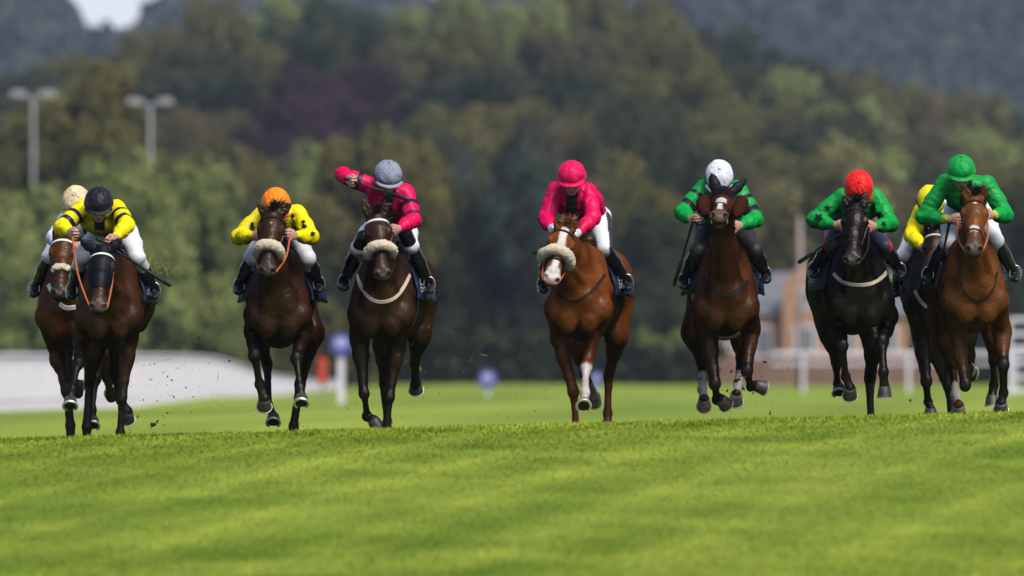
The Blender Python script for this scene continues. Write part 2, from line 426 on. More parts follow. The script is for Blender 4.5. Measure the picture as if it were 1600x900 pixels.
def wrap(bvh, starts, centers):
    pts = []; nr = []
    for s_, c_ in zip(starts, centers):
        d = Vector(c_)-Vector(s_); hit = bvh.ray_cast(Vector(s_), d.normalized(), d.length+.3)
        if hit[0] is not None: pts.append(np.array(hit[0])); nr.append(np.array(hit[1]))
    # face normals jitter: soften them
    nr = np.array(nr) if nr else np.zeros((0, 3))
    for _ in range(3):
        if len(nr) > 2: nr[1:-1] = (nr[:-2]+nr[1:-1]+nr[2:])/3
    if len(pts) > 2:
        pa = np.array(pts)
        for _ in range(2): pa[1:-1] = (pa[:-2]+2*pa[1:-1]+pa[2:])/4
        pts = list(pa)
    return pts, nr

def spline(pts, n=30):
    pts = np.asarray(pts, float); m = len(pts); out = []
    for i in range(m-1):
        p0 = pts[max(i-1, 0)]; p1 = pts[i]; p2 = pts[i+1]; p3 = pts[min(i+2, m-1)]
        for t in np.linspace(0, 1, max(2, n//(m-1)), endpoint=False):
            out.append(.5*(2*p1+(p2-p0)*t+(2*p0-5*p1+4*p2-p3)*t*t+(3*p1-p0-3*p2+p3)*t**3))
    out.append(pts[-1]); return np.array(out)

def strands(starts, dirs, length, w, n=5, curl=.3, seed=0):
    r = np.random.default_rng(seed); mb = MB()
    for s_, d_ in zip(starts, dirs):
        p = np.array(s_, float); d = np.array(d_, float); L = length*r.uniform(.6, 1.15); pts = []
        side = r.normal(size=3); side -= d*np.dot(side, d)/np.dot(d, d); side /= np.linalg.norm(side)
        vs = []
        for i in range(n):
            t = i/(n-1); ww = w*(1-t)**.6*.5+.0006
            vs += [p-side*ww, p+side*ww]
            d = d+np.array([0, 0, -.25])*L+r.normal(size=3)*curl*.3; d /= np.linalg.norm(d); p = p+d*L/(n-1)
        mb.add(vs, [[2*i, 2*i+1, 2*i+3, 2*i+2] for i in range(n-1)])
    return mb

HORSE = {}
def make_horse(sp):
    Yb = sp['Y']; cx = sp['cx']; gy = sp['gy']
    zg = (HOR-gy)/FPX*Yb
    O = P(cx, gy, Yb)                                  # below the front of the chest
    sh = sp['hx']/FPX*Yb                               # sideways drift of the quarters over 2 m
    Bv = np.array([sh, 2.0, 0]); Bv /= np.linalg.norm(Bv); Uv = np.array([Bv[1], -Bv[0], 0]); Zv = np.array([0, 0, 1.0])
    def L(s_, u, z): return O+Bv*s_+Uv*u+Zv*z
    rt = root('racehorse', L(1.0, 0, 0)); tag(rt, sp['label'], 'horse', 'racehorses galloping towards the camera')
    rt.location = tuple(L(1.0, 0, 0))
    def Q(p):
        return P(p[0], p[1], Yb+p[2])
    # head frame
    poll = Q(sp['poll']); muz = Q(sp['muz'])
    f = muz-poll; f /= np.linalg.norm(f)
    hd = sp.get('hyaw', 0); u = np.array([math.cos(R(hd)), math.sin(R(hd)), math.tan(R(sp.get('tilt', 0)))]); u -= f*np.dot(u, f); u /= np.linalg.norm(u)
    n = np.cross(u, f)
    if n[1] > 0 and abs(n[2]) < .9 or n[2] < -.5: n = -n
    if np.dot(n, (0, -.6, .8)) < 0: n = -n
    hs = sp.get('hs', 1.0)
    def H(a, uu, h): return poll+(f*a+u*uu+n*h)*hs
    HF = np.array([u, n, f])
    legs = {k: [Q(p) if len(p) == 3 else None for p in sp[k][:4]] for k in ('fl', 'fr', 'hl', 'hr')}
    soles = {k: np.array(sp[k][4], float)/np.linalg.norm(sp[k][4]) for k in ('fl', 'fr', 'hl', 'hr')}
    for k in legs:
        if sp[k][3][1] >= 1000:                         # planted: the hoof stands on the turf
            p = legs[k][3]; p = P(sp[k][3][0], 700, Yb+sp[k][3][2]); p[2] = G(p[0], p[1])+.045; legs[k][3] = p
    allp = [L(2.45, .3, 1.7), L(2.45, -.3, .5), L(0, .3, .5), L(0, -.3, 1.5)]+[q for k in legs for q in legs[k]]+[H(.66, 0, 0), H(.5, 0, -.2), H(-.22, .15, 0), H(-.22, -.15, 0)]
    ears = [Q(sp['ears'][0]), Q(sp['ears'][1])]; allp += ears
    lo = np.min(allp, 0)-.14; hi = np.max(allp, 0)+.14
    hp = [H(-.05, 0, 0), H(.66, 0, 0), H(.3, 0, -.2)]+ears
    hl_ = np.min(hp, 0)-.06; hh_ = np.max(hp, 0)+.06
    F = Field(axis(lo[0], hi[0], [(hl_[0]-.05, hh_[0]+.05)], .008, .0115), axis(lo[1], hi[1], [(hl_[1], hh_[1])], .009, .015), axis(lo[2], hi[2], [(hl_[2], hh_[2])], .008, .0125))
    # trunk
    T = [(.16, 1.18, .17, .21), (.42, 1.25, .195, .33), (.80, 1.24, .232, .37), (1.2, 1.25, .255, .35), (1.55, 1.29, .245, .31), (1.9, 1.33, .245, .27), (2.12, 1.28, .19, .22)]
    F.chain([L(a, 0, z) for a, z, *_ in T], [(ru, rv) for *_, ru, rv in T], .08, Uv)
    F.cone(L(.40, 0, 1.52), L(.80, 0, 1.50), (.055, .11), (.10, .10), .10, Uv)              # withers
    for sgn, kf, kh in ((-1, 'fl', 'hl'), (1, 'fr', 'hr')):
        el, kn, fe, ho = legs[kf]
        # shoulder blade, point of shoulder, breast, upper arm
        F.cone(L(.50, sgn*.11, 1.47), L(.14, sgn*.17, 1.12), (.07, .13), (.085, .10), .06, Uv)
        F.ell(L(.11, sgn*.165, 1.10), (.085, .09, .10), .04)
        F.ell(L(.075, sgn*.085, 1.05), (.090, .078, .14), .035)
        F.ell(L(.06, sgn*.075, 1.20), (.075, .09, .11), .05)
        F.cone(L(.15, sgn*.175, 1.10), el, (.082, .10), (.070, .088), .055, Uv)
        F.cone(L(.42, sgn*.19, 1.25), el, (.055, .13), (.055, .08), .06, Uv)                # triceps
        fa = el+(kn-el)*.30; fb = el+(kn-el)*.72
        F.chain([el, fa, fb, kn], [(.066, .082), (.060, .070), (.042, .048), (.047, .050)], .03, Uv)
        F.ell(fa+np.array([sgn*.022, -.03, 0]), (.036, .04, .11), .02)
        F.ell(kn+np.array([0, -.014, 0]), (.049, .042, .058), .02)
        c1 = kn+(fe-kn)*.28; F.chain([kn, c1, fe], [(.043, .045), (.029, .036), (.031, .037)], .015, Uv)
        F.ell(fe+np.array([0, .008, 0]), (.042, .045, .044), .015)
        sd_ = soles[kf]; cor = ho-sd_*.035
        F.chain([fe, fe+(cor-fe)*.5, cor], [(.037, .038), (.031, .032), (.044, .044)], .012, Uv)
        # hindquarter
        hk, hm, hf, hh = legs[kh]; st = L(1.86, sgn*.19, .98) if sp[kh][0] == () or hk is None else hk
        F.ell(L(1.90, sgn*.13, 1.33), (.14, .27, .21), .07, np.array([Uv, Bv, Zv]))
        F.ell(L(2.12, sgn*.13, 1.20), (.115, .15, .22), .06, np.array([Uv, Bv, Zv]))
        F.cone(L(2.0, sgn*.15, 1.22), st, (.12, .19), (.092, .13), .06, Uv)
        F.chain([st, st+(hm-st)*.35, st+(hm-st)*.8, hm], [(.090, .12), (.066, .085), (.040, .050), (.044, .055)], .03, Uv)
        F.ell(hm+np.array([0, .02, .02]), (.038, .052, .055), .02)
        F.chain([hm, hm+(hf-hm)*.3, hf], [(.040, .048), (.031, .038), (.033, .039)], .015, Uv)
        F.ell(hf+np.array([0, .008, 0]), (.042, .046, .045), .015)
        sd_ = soles[kh]; cor = hh-sd_*.035
        F.chain([hf, hf+(cor-hf)*.5, cor], [(.038, .039), (.032, .033), (.044, .044)], .012, Uv)
    # neck
    n0 = H(.07, 0, -.085); n3 = L(.42, 0, 1.36); vneck = n3-n0
    n1 = n0+vneck*.30+Zv*.035; n2 = n0+vneck*.66+Zv*.03
    F.chain([n0, n1, n2, n3], [(.066, .105), (.076, .135), (.098, .19), (.135, .25)], .07, Uv)
    F.cone(H(.16, 0, -.16), L(.10, 0, 1.20), (.045, .06), (.075, .09), .08, Uv)              # windpipe line
    for sgn in (-1, 1):
        F.cone(H(.16, sgn*.03, -.15), L(.13, sgn*.10, 1.22), .032, .052, .03, Uv)            # neck muscles
    # head
    F.chain([H(0, 0, -.065), H(.13, 0, -.072), H(.27, 0, -.066), H(.40, 0, -.052), H(.50, 0, -.048), H(.555, 0, -.048)],
            [(.070*hs, .088*hs), (.100*hs, .100*hs), (.072*hs, .092*hs), (.054*hs, .070*hs), (.058*hs, .062*hs), (.056*hs, .050*hs)], .025, u)
    F.cone(H(.10, 0, -.02), H(.42, 0, -.006), (.052*hs, .02), (.022*hs, .014), .03, u)       # flat of the face
    for sgn in (-1, 1):
        F.ell(H(.19, sgn*.048, -.135), (.030*hs, .072*hs, .088*hs), .03, HF)                 # cheek
        F.ell(H(.148, sgn*.090, -.026), (.022*hs, .026*hs, .040*hs), .018, HF)                # brow over the eye
        F.cone(H(.17, sgn*.084, -.055), H(.33, sgn*.056, -.050), .016*hs, .010*hs, .02, u)   # cheek bone
        F.ell(H(.545, sgn*.045, -.022), (.030*hs, .030*hs, .040*hs), .02, HF)                # nostril rim
        F.ell(H(.574, sgn*.052, -.010), (.019*hs, .020*hs, .027*hs), .008, HF, carve=True)
        F.ell(H(.158, sgn*.113, -.042), (.018*hs, .019*hs, .026*hs), .008, HF, carve=True)
        tip = ears[0] if sgn < 0 else ears[1]
        e0 = H(-.005, sgn*.052, -.03); ed = tip-e0; em = e0+ed*.45
        eu = np.cross(ed, (0, -1, 0)); eu /= np.linalg.norm(eu)
        F.chain([e0, em, e0+ed*.8, tip], [(.030, .026), (.039, .020), (.024, .012), (.006, .005)], .012, eu)
        if not sp.get('hood'): F.cone(e0+ed*.25-np.array([0, .020, 0]), e0+ed*.80-np.array([0, .013, 0]), (.017, .012), (.008, .006), .008, eu, carve=True)
    mo = sp.get('mouth', 0)
    F.ell(H(.545, 0, -.080-mo), (.034*hs, .026*hs, .045*hs), .02, HF)                        # lower lip
    F.cone(H(.36, 0, -.105-mo*.5), H(.52, 0, -.085-mo), (.035*hs, .022*hs), (.033*hs, .02*hs), .03, u)
    F.cone(H(.50, -.06, -.068-mo*.5), H(.50, .06, -.068-mo*.5), .008+mo*.3, .008+mo*.3, .01, n, carve=True)
    F.cone(H(.60, -.05, -.066-mo*.5), H(.60, .05, -.066-mo*.5), .009+mo*.3, .009+mo*.3, .01, n, carve=True)
    F.ripple(.0035, 11, sp['seed']); F.ripple(.0018, 26, sp['seed']+3)
    v, fc = F.mesh(); v = relax(v, fc, 2)
    # coat colours: points, socks, muzzle, face marking, plus painted underside shade
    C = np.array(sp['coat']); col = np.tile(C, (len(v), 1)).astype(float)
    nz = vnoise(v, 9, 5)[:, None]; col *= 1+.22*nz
    belly_shade = sstep(.05, .35, 1.15-(v[:, 2]-O[2]))[:, None]; col = col*(1-.35*belly_shade)  # underside shade painted into the coat, darker towards the belly and legs
    pt = np.array(sp.get('points', POINT))
    for k in legs:
        a, b, c, d = legs[k]; a = L(1.86, (-1 if k[1] == 'l' else 1)*.19, .98) if a is None else a
        up0, up1 = ((.50, .95) if k[0] == 'f' else (.62, 1.0))
        t, dd = seg_t(v, a, b); wgt = sstep(up0, up1, t+.10*vnoise(v, 18, 8))*(dd < .085)
        for p, q in ((b, c), (c, d)):
            t2, d2 = seg_t(v, p, q); wgt = np.maximum(wgt, (d2 < .072)*(1-sstep(.055, .072, d2)*(t2 <= 0)))
        col = col*(1-wgt[:, None])+pt*wgt[:, None]
        s_ = sp.get('socks', {}).get(k)
        if s_ is not None:
            wt = np.zeros(len(v)); t2, d2 = seg_t(v, b, c); wt = np.maximum(wt, sstep(s_-.06, s_+.06, t2+.10*vnoise(v, 40, 2))*(d2 < .06))
            t3, d3 = seg_t(v, c, d); wt = np.maximum(wt, (d3 < .065)*1.0*(t3 > 0))
            col = col*(1-wt[:, None])+np.array(WHITE)*(.85+.15*nz)*wt[:, None]
    hl = (v-poll)@np.array([f, u, n]).T/hs; ha, hu, hh2 = hl.T
    inhead = (np.abs(hu) < .14)*(hh2 > -.26)*(hh2 < .12)*(ha > -.05)
    mz = sstep(.40, .54, ha)*inhead
    mzc = np.array(sp.get('muzzle', (.03, .022, .02))); col = col*(1-mz[:, None])+mzc*mz[:, None]
    wn = .012*vnoise(v, 45, 4)
    for kind_, a0, a1, w0 in sp.get('marks', []):
        wv = (1-sstep(w0-.006, w0+.006, np.abs(hu+wn*.7)/1.0))*sstep(a0-.008, a0+.008, ha+wn)*(1-sstep(a1-.008, a1+.008, ha+wn))*(hh2 > -.07)*inhead
        mc = np.array({'w': (.50, .46, .43), 'p': (.42, .24, .20)}[kind_])
        col = col*(1-wv[:, None])+mc*wv[:, None]
    for sgn in (-1, 1):
        dn = np.linalg.norm((hl-np.array([.574, sgn*.052, -.010]))/np.array([.030, .023, .024]), axis=1)
        wv = 1-sstep(.75, 1.05, dn); col = col*(1-wv[:, None])+np.array([.004, .003, .003])*wv[:, None]
    wv = (np.abs(hh2+.068+mo*.5) < .008+mo*.35)*(ha > .47)*inhead*1.0; col = col*(1-wv[:, None]*.8)
    for e in range(2):
        tip = ears[e]; e0 = H(-.005, (-1, 1)[e]*.052, -.03); t, d2 = seg_t(v, e0, tip); wv = sstep(.6, 1, t)*(d2 < .05)*.8
        col = col*(1-wv[:, None])+np.array(POINT)*wv[:, None]
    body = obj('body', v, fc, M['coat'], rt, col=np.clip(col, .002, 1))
    bvh = BVHTree.FromPolygons([Vector(p) for p in v.tolist()], fc.tolist())
    # eyes
    for sgn in (-1, 1):
        mb = MB(); sphere(mb, H(.158, sgn*.090, -.040), .023*hs); mb.obj('eye', M['eye'], rt, sm=True)
    # hooves and racing plates
    for k in legs:
        hoof(rt, legs[k][3], soles[k], M['hoof_pale'] if sp.get('socks', {}).get(k) is not None else M['hoof'])
    # mane and forelock
    crest0 = H(-.03, 0, -.01); st = []; dr = []; r = np.random.default_rng(11)
    neck_top = [n0+Zv*.10, n1+Zv*.135, n2+Zv*.18, L(.48, 0, 1.60)]
    cv = spline([H(-.04, 0, 0)]+neck_top, 60)
    for i in range(260):
        p = cv[r.integers(0, len(cv))]; hit = bvh.ray_cast(Vector(p+Zv*.5), Vector((0, 0, -1)), 1.0)
        if hit[0] is None: continue
        st.append(np.array(hit[0])-Zv*.01+r.normal(size=3)*[.012, .01, 0]); sg = sp.get('mane_side', 1)
        dr.append(np.array([sg*.55, .35, .25])+r.normal(size=3)*.15)
    hairm = M['mane_red'] if sp.get('hair') == 'red' else M['mane_black']
    if not sp.get('hood'):
        strands(st, dr, .12, .012, seed=3).obj('mane', hairm, rt)
        st = [H(r.uniform(-.05, .02), r.uniform(-.03, .03), .025) for _ in range(70)]
        fl = sp.get('forelock', 'up')
        dr = [(-f*.55+n*.55 if fl == 'up' else f*.8+n*.25)+u*.35+r.normal(size=3)*.22 for _ in st]
        strands(st, dr, .065, .009, seed=5, curl=.7).obj('forelock', hairm, rt)
    st = [L(2.30, r.uniform(-.03, .03), 1.34+r.uniform(-.03, .03)) for _ in range(160)]
    dr = [Bv*.85+Zv*-.25+Uv*r.normal()*.06+Zv*r.normal()*.06 for _ in st]
    strands(st, dr, .60, .016, n=7, curl=.07, seed=9).obj('tail', hairm, rt)
    # ---- tack
    def ring(a, w, name, m, parent, th=.006, a0=0, a1=360, hc=-.07, slant=0, pr=.36):
        ang = np.linspace(R(a0), R(a1), 40)
        cs = [H(a-slant*math.sin(t), 0, hc) for t in ang]; ss = [c+(u*math.cos(t)+n*math.sin(t))*pr for c, t in zip(cs, ang)]
        p, q = wrap(bvh, ss, cs)
        if len(p) < 4: return None
        mb = MB(); mb.ribbon(p, q, w, th); return mb.obj(name, m, parent)
    bl = M['dark_leather']
    hoodpart = None
    if sp.get('hood'):
        sel = (ha > -.02)*(ha < sp['hood'])*(hh2 > -.19)*(np.abs(hu) < .14)
        eye_hole = np.zeros(len(v), bool)
        for sgn in (-1, 1):
            eye_hole |= np.linalg.norm((hl-np.array([.162, sgn*.10, -.042]))/np.array([.050, .055, .036]), axis=1) < 1
            t, d2 = seg_t(v, H(-.005, sgn*.052, -.03), ears[(sgn+1)//2]); sel = np.maximum(sel, (d2 < .05)*1)
        sel = (sel > 0) & ~eye_hole
        fk = sel[fc].all(1); ff = fc[fk]; used = np.unique(ff); mp = np.full(len(v), -1); mp[used] = np.arange(len(used))
        me = body.data; nn = np.empty(len(v)*3, np.float32); me.vertices.foreach_get('normal', nn); nn = nn.reshape(-1, 3)
        vv = v[used]+nn[used]*.006
        hoodpart = obj('hood', vv, mp[ff], M['hood'], rt)
    br = ring(.035, .022, 'bridle', bl, rt, slant=.10)      # headpiece behind the ears, over the poll and down the throat
    brp = br if br is not None else rt
    ring(.075, .024, 'browband', {'w': M['white_web'], 'd': bl, 'c': M['cream_web']}[sp.get('brow', 'd')], brp, th=.008, a0=5, a1=175)
    ring(.385, .022, 'noseband', bl, brp)
    for sgn in (-1, 1):
        st_ = [H(a, sgn*.25, -.065-.02*(a > .3)) for a in np.linspace(.05, .49, 16)]; ce = [H(a, 0, -.065-.02*(a > .3)) for a in np.linspace(.05, .49, 16)]
        p, q = wrap(bvh, st_, ce)
        if len(p) > 3: mb = MB(); mb.ribbon(p, q, .016, .006); mb.obj('cheekpiece', bl, brp)
        mb = MB(); th = np.linspace(0, 2*math.pi, 17); c = H(.505, sgn*.060, -.072)
        mb.tube([c+(f*math.cos(t)+n*math.sin(t))*.030 for t in th], .0055, 6, False); mb.obj('bit_ring', M['steel'], brp, sm=True)
    if sp.get('fleece'):
        a, rr, m_ = sp['fleece']
        ang = np.linspace(R(-12), R(192), 30); cs = [H(a, 0, -.085) for t in ang]
        p, q = wrap(bvh, [c+(u*math.cos(t)+n*math.sin(t))*.36 for c, t in zip(cs, ang)], cs)
        p = np.array(p); cen = H(a, 0, -.085); pts = [x+(x-cen)/np.linalg.norm(x-cen)*rr*.75 for x in p]
        m = len(pts); rad = [rr*(.72+.28*math.sin(math.pi*i/(m-1))**.5) for i in range(m)]
        mb = MB(); mb.tube(spline(pts, m*3), np.interp(np.linspace(0, m-1, len(spline(pts, m*3))), range(m), rad), 22)
        vv = mb.v[0]; jit = vnoise(vv, 75, 1)+.8*vnoise(vv, 150, 2)
        cc = vv-cen; vv = vv+cc/np.linalg.norm(cc, axis=1)[:, None]*jit[:, None]*.006+np.random.default_rng(2).normal(size=vv.shape)*.0018; mb.v[0] = vv
        mb.obj('sheepskin_noseband', m_, brp, sm=True)
    if sp.get('cheekfleece'):
        for sgn in (-1, 1):
            c0, c1 = H(.07, sgn*.135, -.05), H(.40, sgn*.115, -.07)
            mb = MB(); pts = spline([c0, c0*.6+c1*.4+u*sgn*.02, c1], 30); mb.tube(pts, [.028+.030*math.sin(math.pi*min(1, i/(len(pts)-1)+.05)) for i in range(len(pts))], 20)
            vv = mb.v[0]; mb.v[0] = vv+(vnoise(vv, 70, 3)*.012)[:, None]*np.array([sgn, -.6, .2])+np.random.default_rng(4).normal(size=vv.shape)*.003
            mb.obj('sheepskin_cheekpiece', M['brown_fleece'], brp, sm=True)
    if sp.get('nosepad'):
        mb = MB(); c = H(.31, 0, .03)
        for i in range(26):
            a_ = -1.2+2.4*(i % 13)/12; rr = np.random.default_rng(i); sphere(mb, H(.33+rr.uniform(-.02, .02), math.sin(a_)*.062, -.03+math.cos(a_)*.06), rr.uniform(.016, .024), 6)
        mb.obj('nose_pad', M['fleece'], brp, sm=True)
    # chest strap laid on the breast
    if sp.get('strap'):
        pth, m_, w_ = sp['strap']; pp = spline([(a, b, 0) for a, b in pth], 36)
        for sgn_path in (pp,):
            ss = [P(a, b, Yb-1.0) for a, b, _ in sgn_path]; ce = [P(a, b, Yb+.8) for a, b, _ in sgn_path]
            p, q = wrap(bvh, ss, ce)
            # drop hits on the head or legs
            p2 = [(x, y) for x, y in zip(p, q) if -.05 < np.dot(x-O, Bv) < .75]
            if len(p2) > 4: mb = MB(); mb.ribbon([x for x, _ in p2], [y for _, y in p2], w_, .008); mb.obj('breast_strap', m_, rt)
    # girth
    def bring(s_, z0, w, name, m, a0=0, a1=360, off=0, N=60):
        ang = np.linspace(R(a0), R(a1), N); c = L(s_, 0, z0)
        p, q = wrap(bvh, [c+(Uv*math.cos(t)+Zv*math.sin(t))*.8 for t in ang], [c]*N)
        mb = MB(); mb.ribbon([x+y/np.linalg.norm(y)*off for x, y in zip(p, q)], q, w, .01); return mb.obj(name, m, rt)
    bring(.74, 1.22, .09, 'girth', M[sp.get('girth', 'dark_leather')], 150, 390)
    # saddle cloth: a sheet over the back that flares at its hem
    ns_, nv_ = 12, 34; grid = np.zeros((ns_+1, nv_+1, 3)); gn = np.zeros_like(grid)
    for i in range(ns_+1):
        s_ = .60+.66*i/ns_; c = L(s_, 0, 1.30)
        for j in range(nv_+1):
            t = R(-19+218*j/nv_); d = Uv*math.cos(t)+Zv*math.sin(t)
            hit = bvh.ray_cast(Vector(c+d*.9), Vector(-d), 1.2); p = np.array(hit[0]) if hit[0] else c+d*.3
            side = abs(math.cos(t)); low = max(0, min(1, (38-min(abs(math.degrees(t)+0), abs(180-math.degrees(t))) )/60)) if math.degrees(t) > 0 and math.degrees(t) < 180 else 1
            lowz = np.clip((1.50-(p[2]-O[2]))/.34, 0, 1)
            flare = sp.get('flare', (.05, .05))[0 if math.cos(t) < 0 else 1]
            p = p+d*.014+np.sign(math.cos(t))*Uv*lowz**1.5*flare*.5*(.35+.65*i/ns_)+Bv*.02*math.sin(j*1.3+i*.4)*lowz+Uv*.010*math.sin(i*1.7+j*.5)*lowz
            grid[i, j] = p
    cx_ = sheet(grid, .008, 'saddle_cloth', M['navy'], rt)
    # lettering on both flaps
    for side in (0, 1):
        for txt, size, t0, s0 in (('Dubai', .105, .20, .14), ('Duty Free', .080, .125, .14)):
            lettering(txt, size, grid, side, s0, t0, cx_, sp.get('seed', 0))
    # saddle
    Ff = Field(axis(L(0, 0, 0)[0]-.6, L(2, 0, 0)[0]+.6, [], .02, .02), axis(Yb+.4, Yb+1.4, [], .02, .02), axis(O[2]+1.45, O[2]+1.95, [], .015, .015))
    wz = 1.615
    Ff.chain([L(.62, 0, wz+.035), L(.85, 0, wz+.03), L(1.08, 0, wz+.055)], [(.09, .045), (.13, .03), (.12, .035)], .03, Uv)
    Ff.cone(L(.66, -.18, 1.47), L(.66, .18, 1.47), .02, .02, .03, Bv)
    sv, sf = Ff.mesh(); obj('saddle', sv, sf, M['black_leather'], rt)
    sp['_'] = dict(L=L, H=H, O=O, rt=rt, U=Uv, B=Bv, br=brp, bvh=bvh, f=f, n=n, u=u)
    return rt

def sphere(mb, c, r, n=10, sc=(1, 1, 1)):
    vs = []; fs = []; m = n*2
    for i in range(n+1):
        a = math.pi*i/n
        for k in range(m):
            b = 2*math.pi*k/m; vs.append(np.array(c)+r*np.array([math.sin(a)*math.cos(b)*sc[0], math.sin(a)*math.sin(b)*sc[1], math.cos(a)*sc[2]]))
    for i in range(n):
        for k in range(m): fs.append([i*m+k, (i+1)*m+k, (i+1)*m+(k+1) % m, i*m+(k+1) % m])
    mb.add(vs, fs)

def hoof(rt, c, s_, m_):
    """c: centre of the hoof, s_: direction of the sole"""
    t = np.array([0, -1.0, 0]); t = t-s_*np.dot(t, s_)
    if np.linalg.norm(t) < .3: t = np.array([0, -.2, -1.0]); t = t-s_*np.dot(t, s_)
    t /= np.linalg.norm(t); w = np.cross(s_, t); N = 24; mb = MB(); vs = []; fs = []
    prof = [(-.046, .040, 0), (-.040, .046, 0), (-.010, .052, .006), (.038, .060, .016)]
    for h, r, sh in prof:
        for k in range(N):
            a = 2*math.pi*k/N; rr = r*(1+.10*math.cos(a)); heel = .86 if math.cos(a) < -.75 else 1
            vs.append(c+s_*h+t*(sh+rr*heel*math.cos(a))+w*rr*math.sin(a)*.98)
    for i in range(len(prof)-1):
        for k in range(N): fs.append([i*N+k, i*N+(k+1) % N, (i+1)*N+(k+1) % N, (i+1)*N+k])
    fs.append(list(range(N))[::-1]); mb.add(vs, fs); h = mb.obj('hoof', m_, rt, sm=True)
    mb = MB(); cc = c+s_*.034+t*.016; vs = [cc+t*.052*math.cos(2*math.pi*k/N)+w*.050*math.sin(2*math.pi*k/N) for k in range(N)]
    mb.add(vs+[cc+s_*-.012], [[k, (k+1) % N, N] for k in range(N)]); mb.obj('sole', M['sole'], h)
    mb = MB(); cc = c+s_*.041+t*.016; pts = [cc+t*.060*math.cos(a)+w*.055*math.sin(a) for a in np.linspace(-2.5, 2.5, 26)]
    mb.ribbon(pts, [s_]*len(pts), .018, .007); mb.obj('horseshoe', M['alu'], h)

def sheet(grid, th, name, m, parent):
    a, b = grid.shape[:2]; g = grid
    du = np.gradient(g, axis=0); dv = np.gradient(g, axis=1); nn = np.cross(dv, du); nn /= np.linalg.norm(nn, axis=2)[..., None]+1e-9
    cen = g.mean((0, 1)); 
    if ((g-cen)*nn).sum() < 0: nn = -nn
    v = np.vstack([(g+nn*th).reshape(-1, 3), g.reshape(-1, 3)]); n = a*b; fs = []
    for i in range(a-1):
        for j in range(b-1):
            q = [i*b+j, i*b+j+1, (i+1)*b+j+1, (i+1)*b+j]; fs.append(q); fs.append([x+n for x in q[::-1]])
    edge = [i*b for i in range(a)]+[(a-1)*b+j for j in range(1, b)]+[i*b+b-1 for i in range(a-2, -1, -1)]+[j for j in range(b-2, 0, -1)]
    for i, e in enumerate(edge):
        e2 = edge[(i+1) % len(edge)]; fs.append([e, e2, e2+n, e+n])
    o = obj(name, v, fs, m, parent); return o

def lettering(txt, size, grid, side, s0, t0, parent, seed):
    cu = bpy.data.curves.new('txt', 'FONT'); cu.body = txt; cu.size = size; cu.resolution_u = 2
    to = bpy.data.objects.new('txt', cu); SC.collection.objects.link(to)
    dg = bpy.context.evaluated_depsgraph_get(); me = bpy.data.meshes.new_from_object(to.evaluated_get(dg))
    v = np.array([x.co[:] for x in me.vertices]); fs = [list(p.vertices) for p in me.polygons]
    bpy.data.objects.remove(to); bpy.data.meshes.remove(me)
    if len(v) == 0: return
    a, b = grid.shape[:2]
    # x runs along the horse (left flap reads tail to head when seen from its side), y runs up from the hem
    xs = v[:, 0]; L_ = .66; s_ = 1-(s0*L_+xs)/L_ if side == 0 else (s0*L_+xs)/L_
    hem = .07; vy = (hem+t0-.12+v[:, 1])/1.30
    tt = vy if side == 1 else 1-vy
    I = np.clip(s_*(a-1), 0, a-1.001); J = np.clip(tt*(b-1), 0, b-1.001); i = I.astype(int); j = J.astype(int); fi = (I-i)[:, None]; fj = (J-j)[:, None]
    p = grid[i, j]*(1-fi)*(1-fj)+grid[i+1, j]*fi*(1-fj)+grid[i, j+1]*(1-fi)*fj+grid[i+1, j+1]*fi*fj
    cen = grid.mean((0, 1)); dn = np.cross(grid[i+1, j]-grid[i, j], grid[i, j+1]-grid[i, j]); dn /= np.linalg.norm(dn, axis=1)[:, None]+1e-9
    sg = np.sign(((p-cen)*dn).sum(1))[:, None]; p = p+dn*sg*.013
    obj('lettering', p, fs, M['white_print'], parent, sm=False)

# ------------------------------------------------------------------ jockey
SKIN = (.50, .27, .19)
def solve(p0, px, py, Lr, sign, Y0):
    """the point at a pixel whose distance to p0 is Lr (nearer the camera for sign<0)"""
    Y = p0[1]
    best = None
    for dy in np.linspace(0, Lr, 40):
        q = P(px, py, Y+sign*dy); e = abs(np.linalg.norm(q-p0)-Lr)
        if best is None or e < best[0]: best = (e, q)
    return best[1]

